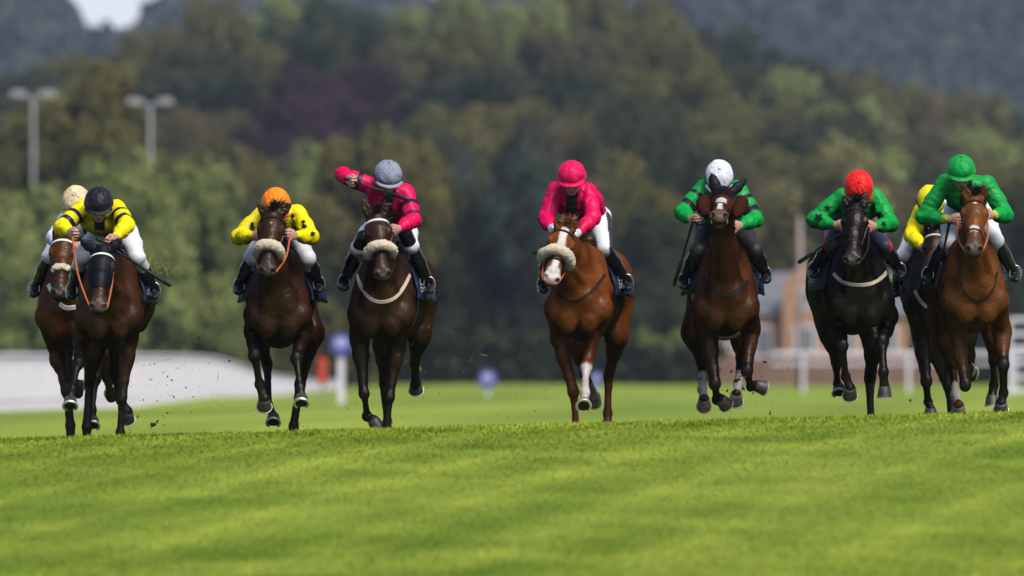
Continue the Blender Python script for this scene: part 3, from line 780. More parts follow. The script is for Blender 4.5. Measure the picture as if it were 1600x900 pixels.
def make_jockey(js, hs):
    h = hs['_']; Yb = hs['Y']; L = h['L']; U = h['U']; B = h['B']
    def Q(p): return P(p[0], p[1], Yb+p[2])
    hc = P(js['cap'][0], js['cap'][1], Yb+js.get('cd', .12))
    sd_ = js.get('sd', .36)
    shl, shr = P(*js['sl'], Yb+sd_), P(*js['sr'], Yb+sd_)
    shl = shl+np.array([.035, 0, -.03]); shr = shr+np.array([-.035, 0, -.03])
    UA, FA = .29, .26
    ell_ = solve(shl, *js['el'][:2], js.get('ual', UA), js['el'][2] if len(js['el']) > 2 else -1, Yb); elr = solve(shr, *js['er'][:2], UA, js['er'][2] if len(js['er']) > 2 else -1, Yb)
    hal = solve(ell_, *js['hl'][:2], FA, js['hl'][2] if len(js['hl']) > 2 else -1, Yb); har = solve(elr, *js['hr'][:2], FA, js['hr'][2] if len(js['hr']) > 2 else -1, Yb)
    pel = L(1.02, 0, js.get('pz', 1.77)); kl, kr = P(*js['kl'], Yb+.52), P(*js['kr'], Yb+.52)
    fl, fr = P(*js['fl'], Yb+.80), P(*js['fr'], Yb+.80)
    # the legs lie outside the flank and its cloth
    O_ = h['O']; hb = h['bvh']
    def clear(p, sg, m_):
        s_ = np.dot(p-O_, B); z_ = p[2]-O_[2]; hit = hb.ray_cast(Vector(L(s_, sg*1.2, z_)), Vector(-U*sg), 1.2)
        if hit[0] is None: return p
        need = abs(np.dot(np.array(hit[0])-O_, U))+m_; have = np.dot(p-O_, U)*sg
        return p+U*sg*max(0, need-have)
    kl, kr = clear(kl, -1, .075), clear(kr, 1, .075); fl, fr = clear(fl, -1, .075), clear(fr, 1, .075)
    pitch = R(js['pitch']); yaw = R(js.get('yaw', 0))
    fd = np.array([math.sin(yaw)*math.cos(pitch), -math.cos(yaw)*math.cos(pitch), -math.sin(pitch)])
    u = np.array([math.cos(yaw), math.sin(yaw), 0]); roll = R(js.get('roll', 0))
    up = np.cross(fd, u); up = up if up[2] > 0 or abs(up[2]) < .2 and up[1] < 0 else -up
    if pitch > R(60): up = np.array([math.sin(yaw)*math.sin(pitch), -math.cos(yaw)*math.sin(pitch), math.cos(pitch)])
    u2 = u*math.cos(roll)+up*math.sin(roll); up = up*math.cos(roll)-u*math.sin(roll); u = u2
    skc = hc-up*.060                                     # middle of the head
    HF = np.array([u, fd, up])
    def K(a, b, c): return skc+u*a+fd*b+up*c
    mid = (shl+shr)/2; su = shr-shl; su /= np.linalg.norm(su)
    chest = mid*.9+pel*.1+np.array([0, 0, -.05]); waist = mid*.42+pel*.58+np.array([0, 0, .035])
    neckp = K(0, -.05, -.085)
    hipl, hipr = pel-U*.09, pel+U*.09
    rt0 = L(1.0, 0, 1.68)
    allp = [hc+.12, hc-.12, shl, shr, ell_, elr, hal, har, pel, hipl, hipr, kl, kr, fl, fr, fl+np.array([0, -.15, -.1]), fr+np.array([0, -.15, -.1]), L(.9, 0, 1.7)]
    lo = np.min(allp, 0)-.16; hi = np.max(allp, 0)+.16
    hands = [hal, har]
    fx = [(min(hc[0], hal[0], har[0])-.13, max(hc[0], hal[0], har[0])+.13)]
    fy = [(hc[1]-.15, hc[1]+.16), (hal[1]-.12, hal[1]+.08), (har[1]-.12, har[1]+.08)]
    fz = [(hc[2]-.2, hc[2]+.13), (hal[2]-.1, hal[2]+.1), (har[2]-.1, har[2]+.1)]
    F = Field(axis(lo[0], hi[0], fx, .0058, .012), axis(lo[1], hi[1], fy, .0062, .02), axis(lo[2], hi[2], fz, .0058, .016))
    F.chain([pel, waist, chest], [(.135, .11), (.115, .09), (.145, .10)], .06, su)
    F.cone(shl, shr, .055, .055, .05, (0, 0, 1))
    F.cone(mid, neckp, .058, .052, .04, su)
    for a, b, c in ((shl, ell_, hal), (shr, elr, har)): F.chain([a, b, c], [.047, .038, .026], .02)
    for a, b, c in ((hipl, kl, fl), (hipr, kr, fr)):
        F.chain([a, b, c], [.070, .046, .028], .03); F.cone(c, c+np.array([0, -.10, -.03]), .026, .016, .02)
    # head and face
    F.ell(K(0, -.012, .030), (.072, .092, .082), .02, HF); F.ell(K(0, .022, -.045), (.056, .062, .066), .03, HF)
    F.ell(K(0, .052, -.092), (.028, .026, .022), .02, HF)
    F.cone(K(0, .084, .004), K(0, .104, -.030), (.009, .010), (.014, .013), .012, u); F.ell(K(0, .078, .018), (.055, .016, .012), .015, HF)
    for sg in (-1, 1):
        F.ell(K(sg*.016, .094, -.032), (.009, .009, .007), .006, HF)
        F.ell(K(sg*.036, .070, -.022), (.022, .018, .018), .02, HF)
        F.ell(K(sg*.030, .090, .000), (.014, .012, .008), .008, HF, carve=True)
        F.ell(K(sg*.074, -.012, -.012), (.010, .020, .030), .006, HF)
    F.ell(K(0, .086, -.056), (.024, .010, .006), .006, HF); F.ell(K(0, .084, -.070), (.021, .011, .007), .006, HF)
    F.cone(K(-.022, .098, -.063), K(.022, .098, -.063), .0032, .0032, .004, up, carve=True)
    # hands: palm, four curled fingers, thumb
    for hd, el_, sg in ((hal, ell_, -1), (har, elr, 1)):
        w = hd-el_; w /= np.linalg.norm(w)
        inn = np.array([-sg, 0, 0.0])*1.0; inn -= w*np.dot(inn, w); 
        if np.linalg.norm(inn) < .3: inn = np.array([0, -1.0, 0]); inn -= w*np.dot(inn, w)
        inn /= np.linalg.norm(inn); dn = np.cross(w, inn); dn = dn if dn[2] < 0 else -dn
        bk = -inn                                         # back of the hand faces outwards
        pc = hd+w*.045
        F.cone(hd, hd+w*.07, (.020, .034), (.018, .040), .015, inn)
        for i in range(4):
            base = hd+w*(.082-.004*abs(i-1))+dn*(-.032+.0215*i)+bk*.004; ln = [.034, .038, .036, .028][i]
            k1 = base+w*ln*.8+inn*.012; k2 = k1+inn*ln*.85-w*.004; k3 = k2-w*ln*.8+inn*.002
            F.chain([base, k1, k2, k3], [.0105, .0100, .0092, .0080], .004)
        tb = hd+w*.025-dn*.034+inn*.004; t1 = tb+w*.034-dn*.012+inn*.014; t2 = t1+w*.026+dn*.010+inn*.016
        F.chain([tb, t1, t2], [.0135, .0115, .0095], .008)
    v, fc = F.mesh()
    loc = (v-skc)@np.array([u, fd, up]).T
    col = np.tile(np.array(SKIN), (len(v), 1)); col *= (1+.08*vnoise(v, 40, 2))[:, None]
    lip = (np.abs(loc[:, 0]) < .024)*(loc[:, 1] > .07)*(np.abs(loc[:, 2]+.063) < .011); col[lip] = (.36, .12, .09)
    hair = (np.linalg.norm(loc, axis=1) < .14)*((loc[:, 1] < -.035)+(loc[:, 2] > .045))*(loc[:, 2] > -.07); col[hair > 0] = (.05, .03, .02)
    if js.get('gloves'):
        for hd in (hal, har): col[np.linalg.norm(v-hd, axis=1) < .15] = js['gloves']
    bod = obj('person', v, fc, M['skin'], None, loc=rt0, col=col)
    tag(bod, js['label'], 'person', 'jockeys in racing silks')
    # jacket
    def cloth(fn, name, m, colf, hcell=.010, rip=.0035, fq=42, seed=1):
        Fc = Field(axis(lo[0], hi[0], [], hcell, hcell), axis(lo[1], hi[1], [], hcell, hcell*1.3), axis(lo[2], hi[2], [], hcell, hcell))
        fn(Fc); Fc.ripple(rip, fq, seed, name == 'silk_jacket'); cv, cf = Fc.mesh(); return obj(name, cv, cf, m, bod, col=colf(cv))
    def fj(A):
        A.chain([pel+(waist-pel)*.1, waist, chest], [(.155, .125), (.160, .12), (.180, .135)], .05, su)
        A.cone(shl+np.array([.015, 0, -.01]), shr+np.array([-.015, 0, -.01]), (.075, .085), (.075, .085), .05, (0, 0, 1))
        for a, b, c in ((shl, ell_, hal), (shr, elr, har)):
            w = c-b; m_ = a+(b-a)*.55
            A.chain([a, m_, b, b+w*.45, b+w*.86], [.070, .066, .060, .056, .036], .025); A.cone(b+w*.84, b+w*.93, .033, .034, .006)
        A.cone(mid, neckp-(neckp-mid)*.35, .072, .062, .03, su)
        A.cone(neckp+fd*.05, neckp+fd*.2-up*.04, .06, .06, .02, carve=True)
    def cj(p):
        c = np.tile(np.array(js['silk']), (len(p), 1)).astype(float)
        dmin = np.full(len(p), 9.); tt = np.full(len(p), -1.)
        for a, b, o in ((shl, ell_, 0), (ell_, hal, 1), (shr, elr, 0), (elr, har, 1)):
            t, d = seg_t(p, a, b); q = d < dmin; dmin = np.where(q, d, dmin); tt = np.where(q & (d < .095), o+t, np.where(q, -1, tt))
        for t0, t1 in js.get('bands', []): c[(tt > t0)*(tt < t1)] = js['band_col']
        if js.get('cuff'): c[tt > 1.80] = js['cuff']
        hh = (p-mid); front = (np.abs(hh@su) < .045)*(hh[:, 1] < -.02)*(hh[:, 2] < .03)*(tt < 0)*(hh[:, 1] > -.25)
        if js.get('bib', True): c[front > 0] = (.012, .012, .016)
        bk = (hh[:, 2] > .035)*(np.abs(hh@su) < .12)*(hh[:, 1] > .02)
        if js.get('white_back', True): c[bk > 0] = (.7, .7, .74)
        return c
    jk = cloth(fj, 'silk_jacket', M['silk'], cj, .0085, .0036, 48, js.get('seed', 1))
    # patches on the sleeves
    if js.get('patch'):
        kind_, m_, items = js['patch']; jb = BVHTree.FromPolygons([tuple(x.co) for x in jk.data.vertices], [tuple(p.vertices) for p in jk.data.polygons])
        off = ORG[bod.name]
        for (px, py, r_, rot) in items:
            vs = []; N = 10; rg = 6
            for i in range(rg+1):
                for k in range(N*2):
                    a = 2*math.pi*k/(N*2)+rot; kk = k % 4
                    rad = r_*((1 if kk == 0 else .70 if kk in (1, 3) else .42) if kind_ == 'star' else (1, .75, .9, .55)[kk]*(1 if math.cos(a-rot) > 0 else .7))
                    q = P(px+rad*math.cos(a)*i/rg, py+rad*math.sin(a)*i/rg, Yb-1)-off
                    hit = jb.ray_cast(Vector(q), Vector((0, 1, 0)), 3.0); 
                    vs.append((np.array(hit[0])+np.array(hit[1])*.004+off) if hit[0] else None)
            fs = []; idx = {}; vv = []
            for i, x in enumerate(vs):
                if x is not None: idx[i] = len(vv); vv.append(x)
            for i in range(rg):
                for k in range(N*2):
                    q = [i*N*2+k, i*N*2+(k+1) % (N*2), (i+1)*N*2+(k+1) % (N*2), (i+1)*N*2+k]
                    if all(x in idx for x in q):
                        pts = [vv[idx[x]] for x in q]
                        if max(np.linalg.norm(pts[a]-pts[b]) for a in range(4) for b in range(a)) < .06: fs.append([idx[x] for x in q])
            if fs: obj('star_patch' if kind_ == 'star' else 'sleeve_mark', vv, fs, m_, jk, sm=False)
    # breeches
    def fb(A):
        A.chain([pel+(waist-pel)*.45, pel], [(.12, .10), (.135, .12)], .04, su)
        for a, b in ((hipl, kl), (hipr, kr)): A.chain([a, a+(b-a)*.5, b, b+np.array([0, .06, -.06])], [.092, .082, .060, .050], .03)
    def cb(p):
        c = np.tile(np.array(js['breech']), (len(p), 1)).astype(float)
        if js.get('stripe'):
            s_ = (p[:, 0]-pel[0]) > 0
            for a, b, sg in ((hipl, kl, -1), (hipr, kr, 1)):
                t, d = seg_t(p, a, b); ax = a+(b-a)*t[:, None]; q = (np.sign(p[:, 0]-pel[0]) == sg)*((p-ax)[:, 0]*sg > .040)*(t > .1); c[q > 0] = js['stripe']
        return c
    cloth(fb, 'breeches', M['breeches'], cb, .011, .002, 40, 4)
    # boots
    for a, b in ((kl, fl), (kr, fr)):
        def fk(A):
            d = b-a; A.chain([a+d*js.get('boot_from', .08), a+d*.4, a+d*.9, b], [.058, .056, .042, .044], .02)
            A.chain([b+np.array([0, .04, -.015]), b+np.array([0, -.09, -.035]), b+np.array([0, -.17, -.05])], [(.036, .038), (.042, .030), (.034, .022)], .02)
        def ck(p): 
            c = np.tile(np.array(js.get('boot', (.012, .012, .014))), (len(p), 1)).astype(float)
            t, d = seg_t(p, a, b); c[(t > .05)*(t < .30)*bool(js.get('boot_top'))] = js.get('boot_top', (0, 0, 0)); return c
        bo = cloth(fk, 'boot', M['boot'], ck, .010, .0006, 60, 4)
        # stirrup iron held by the saddle
        mb = MB(); c = b+np.array([0, -.09, 0]); pts = [c+np.array([.046*math.cos(t), 0, .062*math.sin(t)+.005]) for t in np.linspace(-math.pi*.25, math.pi*1.25, 18)]
        mb.tube(pts+[pts[0]], .005, 6); mb.tube([c+np.array([0, 0, .08]), c*.3+.7*L(.72, .2*np.sign(b[0]-pel[0]), 1.55)], .008, 6); mb.obj('stirrup', M['steel'], h['rt'], sm=True)
    # riding cap
    mb = MB(); vs = []; fs = []; NL, NA = 14, 40
    for i in range(NL+1):
        a = i/NL*R(98)
        for k in range(NA):
            b = 2*math.pi*k/NA; fold = 1+.012*math.sin(b*6)*math.sin(a)
            vs.append(hc-up*.02+u*.110*math.sin(a)*math.cos(b)*fold+fd*(.133*math.sin(a)*math.sin(b)*fold-.012)+up*(.105*math.cos(a)+.002*math.sin(b*9)))
    for i in range(NL):
        for k in range(NA): fs.append([i*NA+k, (i+1)*NA+k, (i+1)*NA+(k+1) % NA, i*NA+(k+1) % NA])
    mb.add(vs, fs); cap = mb.obj('riding_cap', M['cap_'+js['capcol']], bod, sm=True)
    mb = MB(); sphere(mb, hc+up*.086-fd*.012, .010, 6); mb.obj('cap_button', M['cap_'+js['capcol']], cap, sm=True)
    g = np.zeros((12, 5, 3))
    for i in range(12):
        b = R(32+116*i/11)
        for j in range(5):
            e = j/4; g[i, j] = hc-up*(.032+.016*e)+u*(.110+.022*e)*math.cos(b)+fd*((.132+.034*e*math.sin(b))*math.sin(b)-.012)
    sheet(g, .004, 'cap_peak', M['cap_'+js.get('peakcol', js['capcol'])], cap)
    # band round the rim
    pts = [hc-up*.034+u*.112*math.cos(t)+fd*(.135*math.sin(t)-.012) for t in np.linspace(0, 2*math.pi, 41)]
    mb = MB(); mb.ribbon(pts, [(p-hc+up*.034) for p in pts], .016, .004); mb.obj('cap_band', M['cap_'+js.get('bandcol', js['capcol'])], cap)
    # goggles
    mb = MB(); g = np.zeros((17, 5, 3))
    for i in range(17):
        b = R(20+140*i/16)
        for j in range(5):
            e = (j-2)/2; nb = max(0, 1-abs(b-R(90))/.25); ht = .024-(.008*nb if e < 0 else 0)
            g[i, j] = K(.078*math.cos(b), .030+.074*math.sin(b)*(1-.06*e*e), .006+ht*e)
    sheet(g, .006, 'goggles', M['goggle'], bod)
    pts = [K(.086*math.cos(t), .098*math.sin(t)-.012, .008+.02*math.cos(t)**2) for t in np.linspace(R(155), R(385), 24)]
    mb = MB(); mb.ribbon(pts, [p-K(0, 0, .01) for p in pts], .020, .003); mb.obj('goggle_strap', M['black_leather'], bod)
    # reins run from the bit to the hands
    mb = MB(); Hh = h['H']
    for sg, hd, el_ in ((-1, hal, ell_), (1, har, elr)):
        if js.get('free') == sg: hd = har if sg < 0 else hal; el_ = elr if sg < 0 else ell_
        w = (hd-el_)/np.linalg.norm(hd-el_); e = hd+w*.085; s_ = Hh(.52, sg*.065, -.085); m1 = s_*.5+e*.5+np.array([sg*.025, 0, -.025])
        mb.tube(spline([s_, m1, e, e+np.array([-sg*.02, .06, -.05])], 24), .0085, 6)
    mb.obj('reins', M[js.get('rein', 'dark_leather')], h['rt'], sm=True)
    # whip
    if js.get('whip'):
        (x0, y0, d0), (x1, y1, d1) = js['whip']; src = hal if js['whand'] < 0 else har; sel = ell_ if js['whand'] < 0 else elr
        w = (src-sel)/np.linalg.norm(src-sel); hp = src+w*.08; a = P(x0, y0, hp[1]+d0); b = P(x1, y1, hp[1]+d1)
        # slide the stick so that it passes through the fist
        t = np.clip(np.dot(hp-a, b-a)/np.dot(b-a, b-a), 0, 1); sh = (hp-(a+(b-a)*t))*np.array([0, 1, 0]); a = a+sh; b = b+sh
        mb = MB(); d = b-a; mb.tube([a, a+d*.04, a+d*.05, a+d*.25, a+d*.28, a+d*.62], [.014, .014, .012, .011, .009, .0075], 8)
        whip = mb.obj('whip', M['black_leather'], None, loc=a, sm=True); tag(whip, js['whip_label'], 'whip', 'riding whips')
        mb = MB(); mb.tube([a+d*.60, a+d*.66, a+d*.96, a+d], [.008, .014, .017, .010], 8); mb.obj('whip_flap', M['black_leather'], whip, sm=True)
    # arms and thighs are seen only as clothing: nothing else to add
    return bod
M['boot'] = mat('boot_leather', None, .25, .15, 30, bump=.15, bscale=50, attr=True, spec=.35)
M['boot'].node_tree.nodes['Principled BSDF'].inputs['Specular Tint'].default_value = (.6, .6, .62, 1)
for k_, c_, ro in (('black', (.012, .012, .015), .4), ('orange', (.85, .24, .01), .5), ('grey', (.24, .26, .34), .4), ('pink', (.70, .004, .095), .5),
               ('white', (.68, .70, .78), .5), ('red', (.75, .018, .012), .45), ('green', (.006, .30, .055), .45), ('yellow', (.80, .66, .01), .5), ('cream', (.70, .56, .34), .5), ('navy', (.01, .012, .03), .5)):
    M['cap_'+k_] = mat(k_+'_cap_silk', c_, ro+.05, .10, 20, bump=.9, bscale=15, dist=.02, spec=.2, warp=1)

FWD = (0, -.62, -.78); DOWN = (0, -.05, -1); FOLD = (0, .75, -.66); FOLDB = (0, .95, .1); SIDE = (.75, .25, .35)
PL = 9999   # planted
exec_horses = []
HORSES = [
 dict(key='B', Y=89.3, cx=169, gy=716, hx=6, coat=BAY, seed=1, label='dark bay horse in a full black hood, nearest the left rail',
      poll=(160, 388, -.32), muz=(153, 478, -.66), ears=[(125, 375, -.30), (190, 373, -.30)], hood=.40, brow='w', muzzle=(.05, .035, .028), marks=[], flare=(.03, .07),
      fl=[(130, 522, .40), (122, 568, .08), (113, 608, -.07), (110, 630, -.12), FWD], fr=[(201, 528, .42), (190, 622, .36), (188, 676, .38), (188, PL, .36), DOWN],
      hl=[(146, 545, 1.80), (140, 600, 2.10), (136, 668, 2.02), (136, PL, 2.0), DOWN], hr=[(188, 530, 1.75), (178, 582, 2.05), (188, 625, 2.30), (199, 648, 2.34), FOLD]),
 dict(key='A', Y=91.8, cx=105, gy=712, hx=14, coat=(.062, .0175, .0038), seed=2, label='mid bay horse half hidden behind the black-hooded horse',
      poll=(99, 367, -.30), muz=(93, 450, -.60), ears=[(90, 350, -.28), (112, 350, -.28)], brow='w', nosepad=True, flare=(.08, .02), points=(.012, .005, .004),
      strap=([(76, 445), (84, 462), (100, 480), (118, 480)], M['white_web'], .04),
      fl=[(88, 540, .42), (105, 612, .36), (110, 665, .38), (110, PL, .36), DOWN], fr=[(150, 538, .42), (148, 592, .25), (145, 640, .12), (145, 661, .08), FWD],
      hl=[(95, 560, 1.8), (112, 590, 2.1), (122, 614, 2.35), (122, 600, 2.45), FOLDB], hr=[(160, 545, 1.8), (168, 590, 2.1), (174, 620, 2.35), (174, 612, 2.45), FOLDB]),
 dict(key='C', Y=89.8, cx=434, gy=713, hx=-2, coat=DARKBAY, seed=3, label='dark brown horse in a cream sheepskin noseband under the orange-capped jockey',
      poll=(426, 330, -.30), muz=(417, 420, -.62), ears=[(402, 318, -.28), (455, 318, -.28)], brow='d', fleece=(.36, .044, M['fleece']), marks=[('w', .13, .142, .006)], forelock='up', flare=(.10, .20),
      strap=([(398, 408), (412, 452), (440, 458), (468, 448), (470, 410)], M['dark_leather'], .02),
      fl=[(396, 518, .40), (398, 556, .06), (405, 600, .14), (413, 628, .16), FOLD], fr=[(474, 510, .40), (464, 560, .06), (469, 606, -.08), (471, 626, -.13), FWD],
      hl=[(405, 520, 1.70), (418, 570, 1.95), (420, 634, 1.80), (427, 656, 1.74), FWD], hr=[(488, 520, 1.80), (468, 602, 2.10), (459, 666, 2.02), (459, PL, 2.0), DOWN]),
 dict(key='D', Y=90.0, cx=593, gy=710, hx=34, coat=DARKBAY, seed=4, label='dark brown horse with a cream breast strap under the grey-capped jockey',
      poll=(588, 334, -.30), muz=(598, 428, -.60), ears=[(566, 311, -.28), (602, 316, -.28)], brow='w', fleece=(.33, .043, M['fleece']), flare=(.16, .10),
      strap=([(558, 428), (564, 448), (578, 466), (596, 472), (616, 466), (630, 450), (640, 430)], M['cream_web'], .030),
      fl=[(562, 530, .42), (569, 615, .30), (574, 650, .46), (586, 661, .44), (.5, .3, -.8)], fr=[(620, 538, .42), (608, 620, .36), (604, 675, .38), (604, PL, .36), DOWN],
      hl=[(600, 540, 1.8), (600, 600, 2.1), (605, 660, 2.0), (605, PL, 1.98), DOWN], hr=[(655, 522, 1.80), (648, 566, 2.12), (649, 600, 2.35), (650, 602, 2.40), FOLD]),
 dict(key='E', Y=90.3, cx=902, gy=703, hx=38, coat=CHEST, points=(.085, .021, .006), hair='red', seed=5, label='bright chestnut horse with a white blaze and one white foreleg',
      poll=(884, 354, -.30), muz=(863, 430, -.66), tilt=-6, hyaw=12, ears=[(869, 339, -.30), (897, 342, -.28)], fleece=(.32, .046, M['fleece']), muzzle=(.45, .30, .26),
      marks=[('w', .03, .30, .030), ('w', .34, .53, .026), ('w', .46, .56, .05)], socks={'fr': .0, 'hl': .5}, flare=(.06, .12), forelock='up',
      strap=([(868, 452), (880, 465), (900, 470), (925, 455), (945, 430)], M['dark_leather'], .025), brow='d', whiteknee=1,
      fl=[(874, 528, .42), (896, 612, .36), (900, 668, .38), (901, PL, .36), DOWN], fr=[(928, 510, .40), (916, 574, .12), (914, 614, -.06), (912, 632, -.12), (0, -.80, -.60)],
      hl=[(906, 540, 1.8), (914, 585, 2.1), (925, 610, 2.3), (929, 622, 2.35), FOLD], hr=[(964, 525, 1.85), (951, 588, 2.15), (949, 646, 2.12), (949, 666, 2.1), DOWN]),
 dict(key='F', Y=90.2, cx=1134, gy=700, hx=2, coat=(.046, .0135, .0030), seed=6, label='bay horse with its head thrown up, brown sheepskin cheekpieces and black ear cover',
      poll=(1131, 297, -.30), muz=(1123, 336, -.86), mouth=.022, ears=[(1112, 272, -.26), (1166, 280, -.24)], hood=.20, cheekfleece=True, marks=[('w', .28, .34, .040), ('w', .34, .50, .020)], muzzle=(.10, .05, .04),
      strap=([(1088, 420), (1102, 440), (1120, 456), (1142, 460), (1162, 448), (1186, 420)], M['dark_leather'], .04), girth='cream_web', socks={'hl': .45, 'hr': .5}, flare=(.10, .08),
      fl=[(1108, 525, .42), (1117, 600, .25), (1120, 624, .50), (1129, 627, .50), (.5, .6, -.5)], fr=[(1173, 515, .40), (1167, 580, .20), (1173, 604, .45), (1186, 604, .50), (.75, .35, -.2)],
      hl=[(1082, 520, 1.8), (1097, 566, 2.0), (1097, 608, 1.80), (1100, 628, 1.76), FOLD], hr=[(1160, 530, 1.8), (1157, 560, 2.0), (1154, 602, 1.78), (1150, 620, 1.74), FOLD]),
 dict(key='G', Y=90.5, cx=1347, gy=692, hx=-24, coat=BLACK, seed=7, label='near-black horse under the red-capped jockey, no markings',
      poll=(1337, 318, -.30), muz=(1332, 402, -.64), ears=[(1319, 306, -.26), (1357, 306, -.26)], muzzle=(.018, .016, .016), flare=(.05, .14),
      strap=([(1303, 428), (1316, 440), (1338, 445), (1362, 443), (1380, 432), (1386, 422)], M['cream_web'], .032), forelock='up',
      fl=[(1311, 498, .40), (1316, 540, .12), (1321, 588, .26), (1328, 611, .28), FOLD], fr=[(1388, 495, .40), (1379, 533, .14), (1380, 582, .02), (1382, 612, .04), (0, .10, -1)],
      hl=[(1298, 522, 1.8), (1307, 566, 2.1), (1308, 600, 2.2), (1311, 610, 2.2), FWD], hr=[(1366, 535, 1.8), (1359, 592, 2.1), (1361, 655, 2.02), (1361, PL, 2.0), DOWN]),
 dict(key='H', Y=92.6, cx=1462, gy=688, hx=10, coat=(.008, .0052, .0045), seed=8, label='very dark horse half hidden behind the rightmost horse',
      poll=(1463, 358, -.30), muz=(1458, 440, -.60), ears=[(1450, 342, -.28), (1478, 342, -.28)], brow='c', flare=(.06, .02),
      strap=([(1430, 455), (1438, 470), (1446, 478), (1456, 482)], M['cream_web'], .03), 
      fl=[(1440, 525, .42), (1447, 596, .32), (1450, 628, .45), (1454, 646, .42), (0, .1, -1)], fr=[(1486, 525, .42), (1482, 600, .36), (1486, 655, .38), (1486, PL, .36), DOWN],
      hl=[(1452, 530, 1.8), (1476, 590, 2.1), (1490, 640, 2.0), (1492, PL, 2.0), DOWN], hr=[(1510, 520, 1.8), (1516, 555, 2.1), (1518, 588, 2.35), (1518, 580, 2.4), FOLDB]),
 dict(key='I', Y=90.0, cx=1526, gy=690, hx=-14, coat=LBAY, seed=9, label='light bay horse at the right end with a small white star and snip',
      poll=(1523, 307, -.30), muz=(1522, 385, -.68), ears=[(1505, 289, -.30), (1542, 292, -.30)], muzzle=(.05, .035, .03), marks=[('w', .08, .105, .014), ('w', .34, .40, .036)],
      strap=([(1500, 440), (1512, 462), (1530, 470), (1550, 455), (1558, 425)], M['dark_leather'], .016), socks={'hl': .62}, flare=(.10, .12),
      fl=[(1497, 525, .42), (1508, 602, .28), (1510, 590, .56), (1512, 575, .62), FOLDB], fr=[(1565, 518, .40), (1568, 570, .22), (1568, 614, .36), (1564, 634, .38), FOLD],
      hl=[(1476, 530, 1.7), (1488, 575, 1.95), (1493, 618, 1.76), (1498, 638, 1.70), FOLD], hr=[(1556, 525, 1.8), (1552, 565, 2.05), (1553, 602, 2.20), (1550, 626, 2.18), DOWN]),
]
YEL = (.78, .66, .003); PNK = (.66, .003, .085); GRN = (.004, .30, .05); BK = (.012, .012, .016); WB = (.72, .73, .76)
